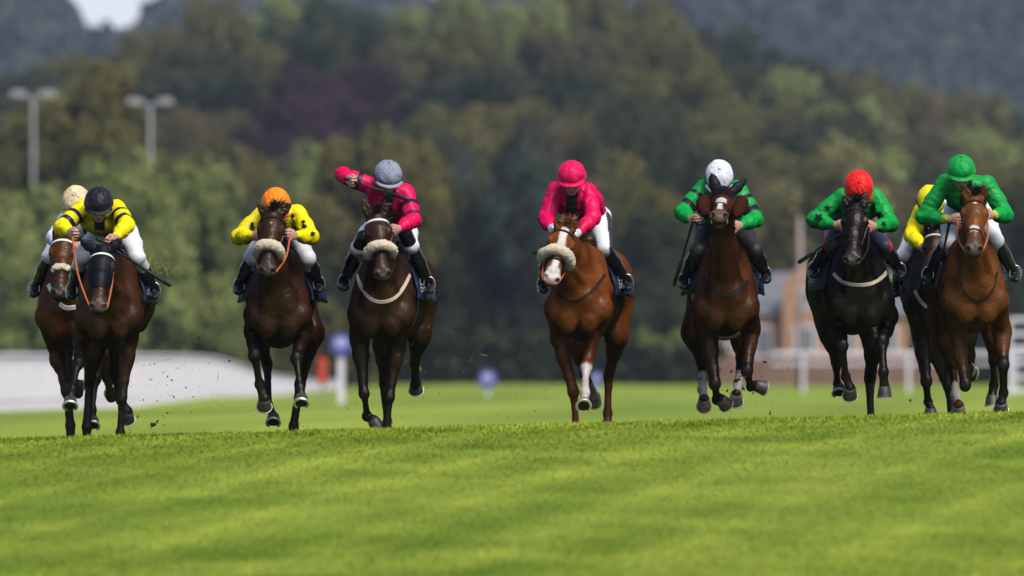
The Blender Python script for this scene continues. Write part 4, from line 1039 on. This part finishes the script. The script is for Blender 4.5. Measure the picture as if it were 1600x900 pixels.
JOCKEYS = {
 'B': dict(cap=(154, 312), capcol='black', sl=(122, 320), sr=(189, 320), el=(96, 356), er=(198, 352), hl=(109, 364), hr=(180, 372), kl=(128, 400), kr=(208, 402), fl=(112, 455), fr=(234, 455), pitch=34,
           silk=YEL, bands=[(.35, .50), (.68, .82)], band_col=BK, breech=WB, boot_top=(.6, .6, .6), whip=((150, 372, -.02), (267, 447, .05)), whand=1, rein='red_rubber', label='jockey in yellow silks with black armbands and a black cap', whip_label='black whip held by the jockey in the black cap'),
 'A': dict(cap=(117, 314), capcol='cream', sl=(98, 338), sr=(145, 338), el=(84, 372), er=(155, 370), hl=(98, 385), hr=(125, 385), kl=(78, 400), kr=(135, 400), fl=(62, 452), fr=(142, 452), pitch=62, yaw=-10,
           silk=(.62, .68, .76), bands=[(.3, .6)], band_col=BK, breech=WB, seed=3, bib=False, label='jockey in pale silks and a cream cap, behind the black-capped one'),
 'C': dict(cap=(431, 320), capcol='orange', sl=(404, 328), sr=(472, 328), el=(373, 370), er=(486, 370), hl=(397, 369), hr=(461, 368), kl=(396, 402), kr=(481, 404), fl=(376, 448), fr=(498, 445), pitch=76,
           silk=YEL, breech=WB, patch=('mark', M['black_leather'], [(389, 352, 6, 3.4), (388, 346, 4, 1.2), (472, 351, 6, 2.6), (470, 344, 4, 4.6), (484, 362, 5, .8), (453, 334, 5, 2.7)]), rein='red_rubber', seed=4, label='jockey in yellow silks with black flecks and an orange cap'),
 'D': dict(cap=(607, 270), capcol='grey', bandcol='navy', sl=(577, 287), sr=(641, 295), el=(536, 273, 1), ual=.26, er=(646, 344), hl=(545, 281), hr=(622, 358), kl=(560, 388), kr=(642, 384), fl=(537, 442), fr=(657, 446), pitch=34, yaw=8, sd=.32,
           silk=PNK, bands=[(.42, .58), (.80, .92)], band_col=(.015, .01, .03), breech=WB, boot_from=-.32, whip=((538, 279, 0), (638, 312, -.25)), whand=-1, free=-1, seed=5, label='jockey in pink silks swinging his whip arm out, grey cap', whip_label='black whip raised across the face of the grey-capped jockey', pz=1.84),
 'E': dict(cap=(893, 270), capcol='pink', sl=(862, 292), sr=(926, 294), el=(853, 342), er=(927, 340), hl=(861, 357), hr=(904, 364), kl=(858, 398), kr=(930, 388), fl=(848, 446), fr=(964, 442), pitch=30, yaw=-4, pz=1.84,
           silk=PNK, gloves=(.75, .76, .8), breech=(.74, .75, .80), stripe=(.02, .02, .02), whip=((880, 368, 0), (833, 396, -.1)), whand=-1, rein='red_rubber', seed=6, label='jockey in plain pink silks, pink cap and white gloves', whip_label='black whip tucked under the left hand of the pink-capped jockey'),
 'F': dict(cap=(1124, 274), capcol='white', bandcol='navy', sl=(1094, 288), sr=(1160, 290), el=(1066, 332), er=(1181, 343), hl=(1080, 343), hr=(1156, 353), kl=(1090, 392), kr=(1180, 392), fl=(1072, 440), fr=(1196, 430), pitch=60, cd=.2,
           silk=GRN, bands=[(.30, .42), (.66, .82)], band_col=BK, breech=(.012, .012, .014), whip=((1085, 338, 0), (1053, 447, .1)), whand=-1, seed=7, label='jockey in green silks with black armbands, white cap and black breeches', whip_label='black whip pointing down beside the horse with the raised head'),
 'G': dict(cap=(1342, 292), capcol='red', sl=(1309, 302), sr=(1375, 302), el=(1272, 344), er=(1392, 350), hl=(1306, 352), hr=(1366, 354), kl=(1306, 382), kr=(1382, 386), fl=(1284, 422), fr=(1406, 424), pitch=74,
           silk=GRN, breech=(.02, .02, .05), stripe=(.45, .02, .03), patch=('star', M['black_leather'], [(1286, 337, 8, .3), (1300, 321, 6, .9), (1381, 334, 8, .1), (1372, 319, 6, .7), (1387, 347, 5, .4)]), whip=((1312, 366, 0), (1247, 411, .05)), whand=-1, seed=8, label='jockey in green silks with black stars on the sleeves and a red cap', whip_label='black whip pointing sideways from the red-capped jockey'),
 'H': dict(cap=(1455, 312), capcol='yellow', bandcol='navy', sl=(1433, 326), sr=(1490, 326), el=(1424, 368), er=(1497, 366), hl=(1441, 386), hr=(1480, 386), kl=(1430, 400), kr=(1492, 400), fl=(1412, 452), fr=(1500, 450), pitch=55, yaw=10,
           silk=YEL, breech=WB, seed=9, boot_top=(.02, .03, .12), bib=False, label='jockey in plain yellow silks and yellow cap, behind the rightmost pair'),
 'I': dict(cap=(1502, 261), capcol='green', sl=(1470, 280), sr=(1549, 282), el=(1443, 338), er=(1572, 336), hl=(1484, 343), hr=(1549, 336), kl=(1488, 378), kr=(1556, 376), fl=(1462, 430), fr=(1586, 428), pitch=30, pz=1.84,
           silk=GRN, cuff=(.45, .45, .05), breech=WB, whip=((1484, 345, 0), (1462, 452, .05)), whand=-1, rein='red_rubber', seed=10, label='jockey in plain green silks and green cap at the right end', whip_label='black whip pointing down from the green-capped jockey'),
}

# ------------------------------------------------------------------ background
def leafmat(name, c):
    m = mat(name, c, .75, .35, .35, spec=.2); return m
LM = {'olive': leafmat('olive_leaves', (.112, .102, .027)), 'dark': leafmat('dark_leaves', (.040, .050, .019)), 'fresh': leafmat('fresh_leaves', (.18, .215, .06)),
      'purple': leafmat('copper_leaves', (.036, .016, .020)), 'pale': leafmat('pale_leaves', (.19, .18, .07)), 'blue': leafmat('grey_green_leaves', (.048, .062, .045)),
      'brown': leafmat('russet_leaves', (.100, .084, .034))}
bark = mat('bark', (.07, .05, .035), .9, .3, 3)
CROWN = []
def crown_mesh(seed, nb=26, nl=9000, conic=0):
    r = np.random.default_rng(seed); bl = []
    for i in range(nb):
        z = r.uniform(-.55, .95); rr = math.sqrt(max(0, 1-z*z*.9))*r.uniform(.35, .78)*(1-conic*max(0, z+.3)*.8); a = r.uniform(0, 6.28)
        bl.append((rr*math.cos(a), rr*math.sin(a), z*.85, r.uniform(.22, .40)))
    bl = np.array(bl); k = r.integers(0, nb, nl); d = r.normal(size=(nl, 3)); d /= np.linalg.norm(d, axis=1)[:, None]
    c = bl[k, :3]+d*(bl[k, 3]*r.uniform(.65, 1.08, nl))[:, None]
    a = r.normal(size=(nl, 3))*.5+d*.2; a -= d*(a*d).sum(1)[:, None]*.6; a /= np.linalg.norm(a, axis=1)[:, None]; b = np.cross(a, d+r.normal(size=(nl, 3))*.5); b /= np.linalg.norm(b, axis=1)[:, None]
    s_ = r.uniform(.022, .048, nl)[:, None]
    v = np.stack([c-a*s_-b*s_*.6, c+a*s_-b*s_*.6, c+a*s_+b*s_*.6, c-a*s_+b*s_*.6], 1).reshape(-1, 3)
    return mesh_np('crown', v, np.arange(nl*4).reshape(nl, 4))
def trunk_mesh(seed):
    r = np.random.default_rng(seed+50); mb = MB()
    mb.tube([(0, 0, -2.0), (.01, .01, -1.2), (.0, .02, -.4), (.02, 0, .2)], [.085, .06, .05, .03], 8)
    for i in range(6):
        a = i*1.05+r.random(); mb.tube([(0, 0, -.9+.15*i), (.25*math.cos(a), .25*math.sin(a), -.5+.15*i), (.5*math.cos(a), .5*math.sin(a), -.1+.13*i)], [.03, .02, .008], 6)
    return mesh_np('trunk', np.vstack(mb.v), mb.f)

def landmark(px):
    names = [(60, 'far left edge'), (235, 'black-capped jockey'), (430, 'orange-capped jockey'), (610, 'grey-capped jockey'), (740, 'gap before chestnut horse'), (890, 'pink-capped jockey'), (1010, 'gap beside chestnut horse'), (1125, 'white-capped jockey'), (1235, 'gap between green jockeys'), (1340, 'red-capped jockey'), (1450, 'yellow-capped jockey'), (1550, 'green-capped jockey')]
    return min(names, key=lambda q: abs(q[0]-px))[1]

def build_trees():
    cm = [crown_mesh(s, conic=c) for s, c in ((1, 0), (2, .2), (3, 0), (4, .1), (5, .9))]; tm = [trunk_mesh(s) for s in range(3)]
    words = {'olive': 'olive green', 'dark': 'dark green', 'fresh': 'fresh green', 'purple': 'dark purple', 'pale': 'pale yellow-green', 'blue': 'grey-green', 'brown': 'brownish green'}
    T = []
    def put(px, top, Y, wpx, kind_, ci=None, base=None, where=''):
        """crown top at a row of the photograph, standing on the terrain at distance Y"""
        x = (px-800)/FPX*Y; zt = (HOR-top)/FPX*Y; zg = float(G(x, Y)); r_ = wpx/FPX*Y/2; h = max(zt-zg, 3.0)
        T.append((x, Y, zg, r_, h, kind_, ci, px, top, where))
    r = random.Random(5)
    def kindof(px, row):
        if 380 < px < 620 and 1 <= row <= 3: return 'purple' if r.random() < .8 else 'dark'
        if 690 < px < 900 and row <= 1: return r.choice(['blue', 'dark', 'blue'])
        if 900 < px < 1200: return r.choice(['olive', 'olive', 'brown', 'dark'])
        return r.choice(['olive', 'dark', 'fresh', 'olive', 'dark', 'brown'])
    # slope rows, tops following the wooded hill in the photograph
    def topline(px): return np.interp(px, [-200, 0, 60, 130, 210, 260, 330, 500, 700, 850, 1050, 1160, 1300, 1450, 1700], [90, 100, 105, 100, 70, 25, 20, 5, 5, 0, 5, 55, 110, 145, 175])
    rows = [(1190, 0.0, 160), (1110, .13, 165), (1030, .27, 170), (950, .40, 180), (870, .52, 185), (800, .63, 190), (730, .74, 190), (680, .86, 180)]
    for ri, (Y, fr_, wpx) in enumerate(rows):
        px = -160+(ri % 2)*60
        while px < 1780:
            t0 = topline(px); top = t0+(380-t0)*fr_+r.uniform(-16, 16); row = 7-ri
            put(px+r.uniform(-12, 12), top, Y+r.uniform(-20, 20), wpx*r.uniform(.85, 1.2), kindof(px, row-3 if row > 3 else 0) if 380 < px < 620 and 3 <= ri <= 5 else kindof(px, 0 if ri > 4 else 9), None, None, '')
            if 400 < px < 590 and 1 < ri < 5: T[-1] = T[-1][:5]+('purple',)+T[-1][6:]
            px += wpx*.62
    # nearer bushes and trees by the left rail, willow on the right, dark trees behind the field
    for px, top, w, k in ((-40, 290, 200, 'fresh'), (60, 300, 190, 'fresh'), (190, 262, 230, 'fresh'), (300, 270, 190, 'fresh'), (370, 355, 160, 'fresh'), (20, 400, 160, 'fresh'), (130, 420, 180, 'fresh'), (250, 410, 190, 'fresh'), (355, 430, 160, 'olive'), (150, 110, 190, 'olive'), (60, 160, 150, 'olive')):
        put(px, top, 560+r.uniform(-25, 25) if top > 200 else 640, w, k)
    for px, top, w, k in ((450, 400, 150, 'dark'), (540, 380, 150, 'brown'), (640, 360, 160, 'olive'), (560, 215, 200, 'olive'), (640, 235, 170, 'olive'), (740, 300, 170, 'dark'), (720, 420, 160, 'olive'), (820, 200, 170, 'blue'), (900, 330, 160, 'dark'), (850, 420, 160, 'blue'), (960, 400, 170, 'dark'), (1030, 330, 150, 'dark'), (1050, 440, 150, 'dark'),
                         (1320, 232, 190, 'pale'), (1240, 295, 150, 'pale'), (1180, 360, 130, 'olive'), (1450, 330, 180, 'dark'), (1540, 340, 190, 'dark'), (1400, 400, 160, 'dark'), (1620, 300, 180, 'dark'), (1500, 440, 170, 'dark')):
        put(px, top, 640+r.uniform(-15, 15), w, k)
    n = 0
    seen = {}
    for (x, Y, zg, r_, h, k, ci, px, top, where) in T:
        ci = (4 if k == 'blue' else r.randrange(4)) if ci is None else ci
        rt = root('tree', (x, Y, zg)); 
        c = bpy.data.objects.new('crown', cm[ci]); c.data = cm[ci]
        SC.collection.objects.link(c); c.parent = rt
        if not cm[ci].materials: cm[ci].materials.append(LM['olive'])
        c.material_slots[0].link = 'OBJECT'; c.material_slots[0].material = LM[k]
        ch = min(h*.55, r_*1.7)                    # half height of the crown
        c.location = (0, 0, h-ch*.98); c.scale = (r_*1.08, r_*1.08, ch); c.rotation_euler = (0, 0, r.uniform(0, 6.28))
        t = bpy.data.objects.new('trunk', tm[n % 3]); SC.collection.objects.link(t); t.parent = rt
        if not tm[n % 3].materials: tm[n % 3].materials.append(bark)
        t.location = (0, 0, h-ch); t.scale = (r_*.6, r_*.6, max(h-ch, .6)/1.9)
        tier = 'hilltop' if top < 90 else 'upper slope' if top < 180 else 'middle slope' if top < 270 else 'slope foot' if Y > 600 else 'low ground'
        lb = '%s tree, %s, above %s' % (words[k], tier, landmark(px))
        size = 'wide ' if r_/Y > .0053 else 'narrow ' if r_/Y < .0043 else ''
        lb = size+lb
        tag(rt, lb, 'tree', 'trees on the wooded hillside'+(' ('+lb+')' if lb in seen else '')); seen.setdefault(lb, []).append(rt); n += 1
    for lb, L_ in seen.items():
        if len(L_) > 1:
            L_.sort(key=lambda o: o.location.x/o.location.y)
            for i, o in enumerate(L_):
                o['label'] = lb+(', leftmost' if i == 0 else ', rightmost' if i == len(L_)-1 else ', in between'); o['group'] = 'trees on the wooded hillside'
        else: L_[0]['group'] = 'trees on the wooded hillside'

def build_hills():
    # the far ridge behind the wood
    Y0, Y1 = 2300., 3600.
    pxs = np.linspace(-1500, 3100, 150); ys = np.linspace(Y0, Y1, 30)
    top = np.interp(pxs, [-1500, -300, 0, 60, 105, 130, 215, 240, 420, 450, 700, 900, 1100, 1400, 1800, 3100], [-40, -50, -45, -35, 0, 48, 48, -6, -8, -10, -8, -12, -40, -60, -60, -30])
    v = np.zeros((len(ys), len(pxs), 3))
    for j, y in enumerate(ys):
        t = (y-Y0)/(Y1-Y0); k = sstep(0, .62, t)*(1-.5*sstep(.75, 1, t)); yy = y
        x = (pxs-800)/FPX*2900*(1+.0*t); zt = (HOR-top)/FPX*(Y0+.62*(Y1-Y0)); v[j, :, 0] = x*(yy/2900); v[j, :, 1] = yy; v[j, :, 2] = 2+(zt-2)*k-8
        v[j, :, 2] += 1.2*np.sin(pxs*.09+y*.01)*k
    n = len(pxs); i = np.arange((len(ys)-1)*n).reshape(len(ys)-1, n)[:, :-1].ravel(); f = np.stack([i, i+1, i+n+1, i+n], 1)
    m = mat('far_wood_floor', (.035, .045, .022), .9, .4, .02); tag(obj('hills', v.reshape(-1, 3), f, m), 'far hazy ridge behind the wooded slope', kind='structure')
    # the wood on it: one far mass
    N = 70000; r = np.random.default_rng(3); jj = r.uniform(0, len(ys)*.66, N); ii = r.uniform(300/4600*149, 3300/4600*149, N); a = jj.astype(int); b = ii.astype(int); fa = (jj-a)[:, None]; fb = (ii-b)[:, None]
    p = v[a, b]*(1-fa)*(1-fb)+v[a+1, b]*fa*(1-fb)+v[a, b+1]*(1-fa)*fb+v[a+1, b+1]*fa*fb
    cl = vnoise(p*[1, .35, 0], .09, 6); p[:, 2] += 4+4*cl+r.uniform(-3, 4, N)
    d = r.normal(size=(N, 3)); d /= np.linalg.norm(d, axis=1)[:, None]; e = np.cross(d, r.normal(size=(N, 3))); e /= np.linalg.norm(e, axis=1)[:, None]; s_ = r.uniform(.7, 1.5, N)[:, None]
    vv = np.stack([p-d*s_-e*s_, p+d*s_-e*s_, p+d*s_+e*s_, p-d*s_+e*s_], 1).reshape(-1, 3)
    k = np.clip(.5+.6*vnoise(p, .035, 9)+r.normal(0, .15, N), 0, 1)[:, None]; col = np.array([.014, .022, .014])*(1-k)+np.array([.052, .058, .030])*k
    tag(obj('woods', vv, np.arange(N*4).reshape(N, 4), mat('far_leaves', None, .8, .1, 1, attr=True), sm=False, col=np.repeat(col, 4, 0)), 'far wood covering the hazy ridge', 'woods', kind='stuff')

def build_course():
    # running rail with white palings along the left side
    px = np.array([-140, 0, 215, 300, 400, 480, 560]); Ys = np.array([262, 285, 310, 372, 480, 560, 640.])
    pts = []
    for i in range(len(px)-1):
        n = int(abs(Ys[i+1]-Ys[i])/1.6)+12
        for t in np.linspace(0, 1, n, endpoint=False):
            Y = Ys[i]+(Ys[i+1]-Ys[i])*t; X0 = (px[i]-800)/FPX*Ys[i]; X1 = (px[i+1]-800)/FPX*Ys[i+1]; pts.append((X0+(X1-X0)*t, Y))
    g = [float(G(*p)) for p in pts]; H_ = 1.38; HH = [1.38-1.0*float(sstep(372, 640, p[1])) for p in pts]
    rt = root('running_rail', (pts[0][0], pts[0][1], g[0])); tag(rt, 'white paled running rail curving along the left of the course', 'fence')
    mb = MB(); mb.ribbon([(p[0], p[1], z+q) for p, z, q in zip(pts, g, HH)], [(0, 0, 1)]*len(pts), .12, .06); mb.obj('top_rail', M['white_paint'], rt)
    mb = MB(); mb.ribbon([(p[0], p[1]+.02, z+.25) for p, z in zip(pts, g)], [(0, 0, 1)]*len(pts), .05, .05); mb.obj('lower_rail', M['white_paint'], rt)
    mb = MB(); acc = 0
    for i in range(len(pts)-1):
        a = np.array([pts[i][0], pts[i][1], g[i]]); b = np.array([pts[i+1][0], pts[i+1][1], g[i+1]]); L_ = np.linalg.norm(b-a); m = max(1, int(L_/.28))
        for k in range(m):
            c = a+(b-a)*k/m; mb.box(c+(-.03, -.012, 0), c+(.03, .012, HH[i]-.05))
    mb.obj('paling', M['white_paint'], rt)['kind'] = 'stuff'
    # rail across the far side on the right
    rt = root('white_rail', P(1350, 590, 440)); tag(rt, 'white post and rail fence crossing behind the right hand horses', 'fence')
    Yr = 440; zr = [(HOR-552)/FPX*Yr, (HOR-568)/FPX*Yr]
    x0, x1 = (1205-800)/FPX*Yr, (1760-800)/FPX*Yr
    for zz, hh in ((zr[0], .07), (zr[1], .04)):
        mb = MB(); mb.box((x0, Yr-.05, zz-hh), (x1, Yr+.05, zz+hh)); mb.obj('rail', M['white_paint'], rt)
    for q in (1255, 1420, 1585, 1750):
        mb = MB(); x = (q-800)/FPX*Yr; mb.box((x-.06, Yr-.12, float(G(x, Yr))-.1), (x+.06, Yr-.052, zr[0]+.08)); mb.obj('post', M['white_paint'], rt)
    # gate at the right edge
    Yg = 420; rt = root('white_gate', P(1585, 600, Yg)); tag(rt, 'tall white slatted gate at the right edge', 'gate')
    xa, xb = (1578-800)/FPX*Yg, (1650-800)/FPX*Yg; zt = (HOR-497)/FPX*Yg; zb = float(G(xa, Yg))
    for x in (xa, (xa+xb)/2, xb): mb = MB(); mb.box((x-.06, Yg-.06, zb-.1), (x+.06, Yg+.06, zt)); mb.obj('gate_post', M['white_paint'], rt)
    for i in range(6):
        z = zb+.15+(zt-zb-.2)*i/5; mb = MB(); mb.box((xa+.06, Yg-.03, z-.07), (xb-.06, Yg+.03, z+.07)); mb.obj('slat', M['white_paint'], rt)
    # signs
    blue = mat('blue_sign', (.09, .09, .34), .5, .1, 3); paleb = mat('pale_sign', (.45, .45, .72), .5, .1, 3); oran = mat('orange_marker', (.55, .06, .02), .6, .1, 3)
    def disc(px, py, rp, Y, pole_w, lab, white):
        c = P(px, py, Y); r_ = rp/FPX*Y; rt = root('course_sign', (c[0], Y, float(G(c[0], Y)))); tag(rt, lab, 'sign')
        mb = MB(); N = 28; 
        vs = [(c[0]+r_*math.cos(6.2832*k/N), Y+d, c[2]+r_*math.sin(6.2832*k/N)) for d in (-.03, .03) for k in range(N)]
        mb.add(vs, [list(range(N)), list(range(N, 2*N))[::-1]]+[[k, N+k, N+(k+1) % N, (k+1) % N] for k in range(N)]); mb.obj('disc', blue, rt)
        mb = MB(); r2 = r_*.55; vs = [(c[0]+r2*math.cos(6.2832*k/N), Y-.034, c[2]+r_*.15+r2*.8*math.sin(6.2832*k/N)) for k in range(N)]; mb.add(vs, [list(range(N))]); mb.obj('sign_face', paleb, rt)
        z0 = float(G(c[0], Y)); w = pole_w/FPX*Y/2; mb = MB(); mb.box((c[0]-w, Y+.04, z0), (c[0]+w, Y+.12, c[2])); mb.obj('post', M['white_paint'], rt)
    disc(533, 538, 18, 330, 10, 'round blue sign on a broad white post beside the orange marker', 1)
    disc(762, 592, 15, 400, 5, 'small round blue sign low on the turf in mid course', 1)
    disc(932, 592, 11, 400, 4, 'small round blue sign low behind the chestnut horse', 1)
    Y = 340; c = P(504, 580, Y); rt = root('marker_board', (c[0], Y, float(G(c[0], Y)))); tag(rt, 'upright orange marker board beside the running rail', 'marker')
    mb = MB(); mb.box((c[0]-.13, Y-.03, (HOR-600)/FPX*Y), (c[0]+.13, Y+.03, (HOR-558)/FPX*Y)); mb.obj('board', oran, rt)
    mb = MB(); mb.box((c[0]-.03, Y+.03, float(G(c[0], Y))), (c[0]+.03, Y+.08, (HOR-570)/FPX*Y)); mb.obj('post', M['grey_metal'], rt)
    # lamps
    for px, top, Y, lab in ((52, 150, 600, 'tall double headed lamp post, the left one of the two'), (235, 162, 600, 'tall double headed lamp post, the right one of the two')):
        x = (px-800)/FPX*Y; z0 = float(G(x, Y)); zt = (HOR-top)/FPX*Y; rt = root('lamp_post', (x, Y, z0)); tag(rt, lab, 'lamp post', 'double headed lamp posts')
        mb = MB(); mb.tube([(x, Y, z0), (x, Y, zt)], [.11, .08], 10); mb.obj('pole', M['grey_metal'], rt, sm=True)
        mb = MB(); mb.box((x-.75, Y-.05, zt-.1), (x+.75, Y+.05, zt+.02)); mb.obj('crossarm', M['grey_metal'], rt)
        for sg in (-1, 1):
            mb = MB(); mb.box((x+sg*.78-.34, Y-.35, zt-.02), (x+sg*.78+.34, Y+.2, zt+.26)); hd = mb.obj('lamp_head', M['white_paint'], rt)
            mb = MB(); mb.box((x+sg*.78-.28, Y-.36, zt+.02), (x+sg*.78+.28, Y-.351, zt+.22)); mb.obj('lens', M['grey_metal'], hd)
    # pole by the house
    Y = 500; x = (1250-800)/FPX*Y; rt = root('mast', (x, Y, float(G(x, Y)))); tag(rt, 'slim pale mast standing in front of the brick house', 'mast')
    mb = MB(); mb.tube([(x, Y, float(G(x, Y))), (x, Y, (HOR-340)/FPX*Y)], [.13, .09], 10); mb.obj('pole', mat('mast_paint', (.34, .26, .23), .6, .1, 2), rt, sm=True)
    # brick house
    brick = mat('brick', (.42, .24, .14), .85, .15, 1.5); slate = mat('slate_roof', (.14, .15, .17), .7, .2, 1); glass = mat('window_glass', (.08, .10, .11), .1, .1, 1, spec=.8); stone = mat('pale_stone', (.55, .50, .45), .8, .1, 1)
    Y = 600; s_ = Y/FPX; X = lambda p: (p-800)*s_; Z = lambda p: (HOR-p)*s_
    rt = root('brick_house', (X(1240), Y, float(G(X(1240), Y)))); tag(rt, 'orange brick house with pale windows and a slate roof', 'house')
    zb = float(G(X(1240), Y))-.2
    mb = MB(); mb.box((X(1125), Y, zb), (X(1420), Y+7, Z(492))); mb.obj('wall', brick, rt)
    mb = MB(); mb.box((X(1222), Y-1.2, zb), (X(1292), Y-.003, Z(440))); mb.add([(X(1222), Y-1.2, Z(440)), (X(1292), Y-1.2, Z(440)), (X(1257), Y-1.2, Z(412)), (X(1222), Y, Z(440)), (X(1292), Y, Z(440)), (X(1257), Y, Z(412))], [[0, 1, 2], [5, 4, 3], [0, 2, 5, 3], [1, 4, 5, 2]]); mb.obj('gable', brick, rt)
    mb = MB(); mb.add([(X(1118), Y-.25, Z(492)), (X(1427), Y-.25, Z(492)), (X(1427), Y+7.2, Z(492)), (X(1118), Y+7.2, Z(492)), (X(1150), Y+3.5, Z(425)), (X(1400), Y+3.5, Z(425))], [[0, 1, 5, 4], [1, 2, 5], [2, 3, 4, 5], [3, 0, 4], [0, 3, 2, 1]]); rf = mb.obj('roof', slate, rt)
    for wx, wy0, wy1, ww, yo in ((1148, 512, 545, 16, 0), (1190, 512, 555, 26, 0), (1257, 455, 480, 18, -1.2), (1257, 512, 550, 26, -1.2), (1320, 512, 552, 26, 0), (1385, 512, 552, 26, 0)):
        mb = MB(); a, b, c, d = X(wx-ww/2), X(wx+ww/2), Z(wy1), Z(wy0); yy = Y+yo; e = .12
        for lo_, hi_ in (((a-e, yy-.09, c-e), (a, yy-.003, d+e)), ((b, yy-.09, c-e), (b+e, yy-.003, d+e)), ((a, yy-.09, c-e), (b, yy-.003, c)), ((a, yy-.09, d), (b, yy-.003, d+e)), (((a+b)/2-.03, yy-.08, c), ((a+b)/2+.03, yy-.03, d))): mb.box(lo_, hi_)
        w = mb.obj('window', M['white_paint'], rt); mb = MB(); mb.box((a, yy-.025, c), (b, yy-.004, d)); mb.obj('pane', glass, w)
    # low garden wall before it
    mb = MB(); Yw = 590; mb.box(((1120-800)/FPX*Yw, Yw, -1.0), ((1500-800)/FPX*Yw, Yw+.3, (HOR-560)/FPX*Yw)); tag(mb.obj('garden_wall', mat('wall_brick', (.22, .13, .09), .9, .2, 1.2), None, loc=((1300-800)/FPX*Yw, Yw, -.4)), 'low brown brick wall in front of the brick house', 'wall')
    # dark hedges under the trees
    def hedge(p0, p1, top, Y, m, lab, seed):
        r = np.random.default_rng(seed); x0, x1 = (p0-800)/FPX*Y, (p1-800)/FPX*Y; zt = (HOR-top)/FPX*Y; zb_ = float(G((x0+x1)/2, Y)); n = int((x1-x0)*1200)
        p = np.stack([r.uniform(x0, x1, n), Y+r.normal(0, .5, n), zb_+(zt-zb_)*r.random(n)**.8], 1); p[:, 2] += .10*np.sin(p[:, 0]*3)*(p[:, 2]-zb_)
        d = r.normal(size=(n, 3)); d /= np.linalg.norm(d, axis=1)[:, None]; e = np.cross(d, r.normal(size=(n, 3))); e /= np.linalg.norm(e, axis=1)[:, None]; s_ = r.uniform(.06, .13, n)[:, None]
        vv = np.stack([p-d*s_-e*s_, p+d*s_-e*s_, p+d*s_+e*s_, p-d*s_+e*s_], 1).reshape(-1, 3)
        tag(obj('hedge', vv, np.arange(n*4).reshape(n, 4), m, None, loc=((x0+x1)/2, Y, zb_), sm=False), lab, 'hedge', 'hedges at the edge of the course')
    hedge(560, 860, 520, 616, LM['dark'], 'dark hedge behind the gap left of the chestnut horse', 1)
    hedge(840, 1010, 505, 618, LM['dark'], 'dark hedge behind the chestnut horse', 2)
    hedge(1000, 1135, 545, 596, LM['dark'], 'dark clipped hedge left of the brick house', 3)
    hedge(1000, 1130, 522, 606, LM['fresh'], 'greener hedge showing above the dark clipped hedge', 4)
    hedge(1420, 1640, 470, 612, LM['dark'], 'tall dark hedge behind the rightmost horses', 5)
    hedge(-80, 590, 480, 612, LM['olive'], 'long olive hedge behind the left running rail', 6)

def build_haze():
    m = bpy.data.materials.new('haze'); m.use_nodes = True; t = m.node_tree; t.nodes.remove(t.nodes['Principled BSDF'])
    pv = t.nodes.new('ShaderNodeVolumePrincipled'); pv.inputs['Color'].default_value = (.62, .74, .98, 1); pv.inputs['Density'].default_value = HAZE; pv.inputs['Anisotropy'].default_value = .2
    t.links.new(pv.outputs[0], t.nodes['Material Output'].inputs['Volume'])
    mb = MB(); mb.box((-1900, -70, -14), (1900, 6100, 135)); tag(mb.obj('haze', m), 'thin pale haze over the course and the hills', kind='stuff')
HAZE = .00009

def build_debris():
    dirt = mat('turf_dirt', (.03, .022, .012), .9, .3, 40); gr = mat('torn_grass', (.34, .40, .05), .7, .3, 40)
    def spray(pts, spread, n, s0, s1, m, name, lab, Y=90.5, seed=0, blade=False):
        r = np.random.default_rng(seed); mb = MB()
        for i in range(n):
            px, py = pts[r.integers(0, len(pts))]; c = P(px+r.normal()*spread[0], py+r.normal()*spread[1], Y+r.normal()*.4)
            if c[2] < G(c[0], c[1])+.02: continue
            s_ = r.uniform(s0, s1)*(1 if r.random() < .85 else r.uniform(1.5, 3.2))
            if blade:
                d = r.normal(size=3); d /= np.linalg.norm(d); e = r.normal(size=3); e /= np.linalg.norm(e); p2 = c+d*s_*2+e*s_; mb.tube([c-d*s_*2, c, p2], [s_*.10, s_*.15, s_*.05], 4)
            else:
                q = [c+r.normal(size=3)*s_ for _ in range(6)]; mb.add(q, [[0, 1, 2], [0, 2, 3], [3, 2, 4], [1, 5, 2], [5, 4, 2], [0, 3, 5], [0, 5, 1], [3, 4, 5]])
        o = mb.obj(name, m); tag(o, lab, 'flying turf', kind='stuff'); return o
    spray([(232, 655), (238, 640), (270, 570), (280, 590), (235, 665)], (34, 34), 150, .0018, .0042, dirt, 'flying_dirt', 'specks of dirt thrown up right of the black-hooded horse', seed=1)
    spray([(1150, 600), (1160, 630), (1170, 560), (1150, 570)], (30, 34), 170, .0018, .0045, dirt, 'flying_dirt', 'specks of dirt thrown up by the horse with the raised head', Y=91.8, seed=2)
    spray([(245, 405), (258, 412), (262, 425), (225, 398)], (12, 12), 70, .005, .012, gr, 'torn_grass', 'torn tuft of grass flying above the whip of the black-capped jockey', Y=90, seed=3, blade=True)
    spray([(300, 520), (500, 560), (650, 600), (700, 560), (1150, 590), (360, 640), (520, 640)], (60, 45), 170, .004, .008, gr, 'torn_grass', 'scattered blades of torn grass in the air between the horses', Y=90.6, seed=4, blade=True)
    spray([(500, 540), (600, 640), (350, 640), (700, 620), (1420, 600), (800, 600), (1030, 480)], (90, 50), 260, .0014, .0034, dirt, 'flying_dirt', 'fine specks of dirt in the air across the field', Y=90.6, seed=5)
    spray([(236, 668), (242, 664), (1150, 596)], (2, 2), 14, .008, .014, dirt, 'flying_dirt', 'dark clods low above the turf beside the black-hooded horse', seed=6)

build_ground(); build_grass(); build_hills(); build_trees(); build_course()
for hs_ in HORSES:
    make_horse(hs_); make_jockey(JOCKEYS[hs_['key']], hs_)
build_debris()
build_haze()
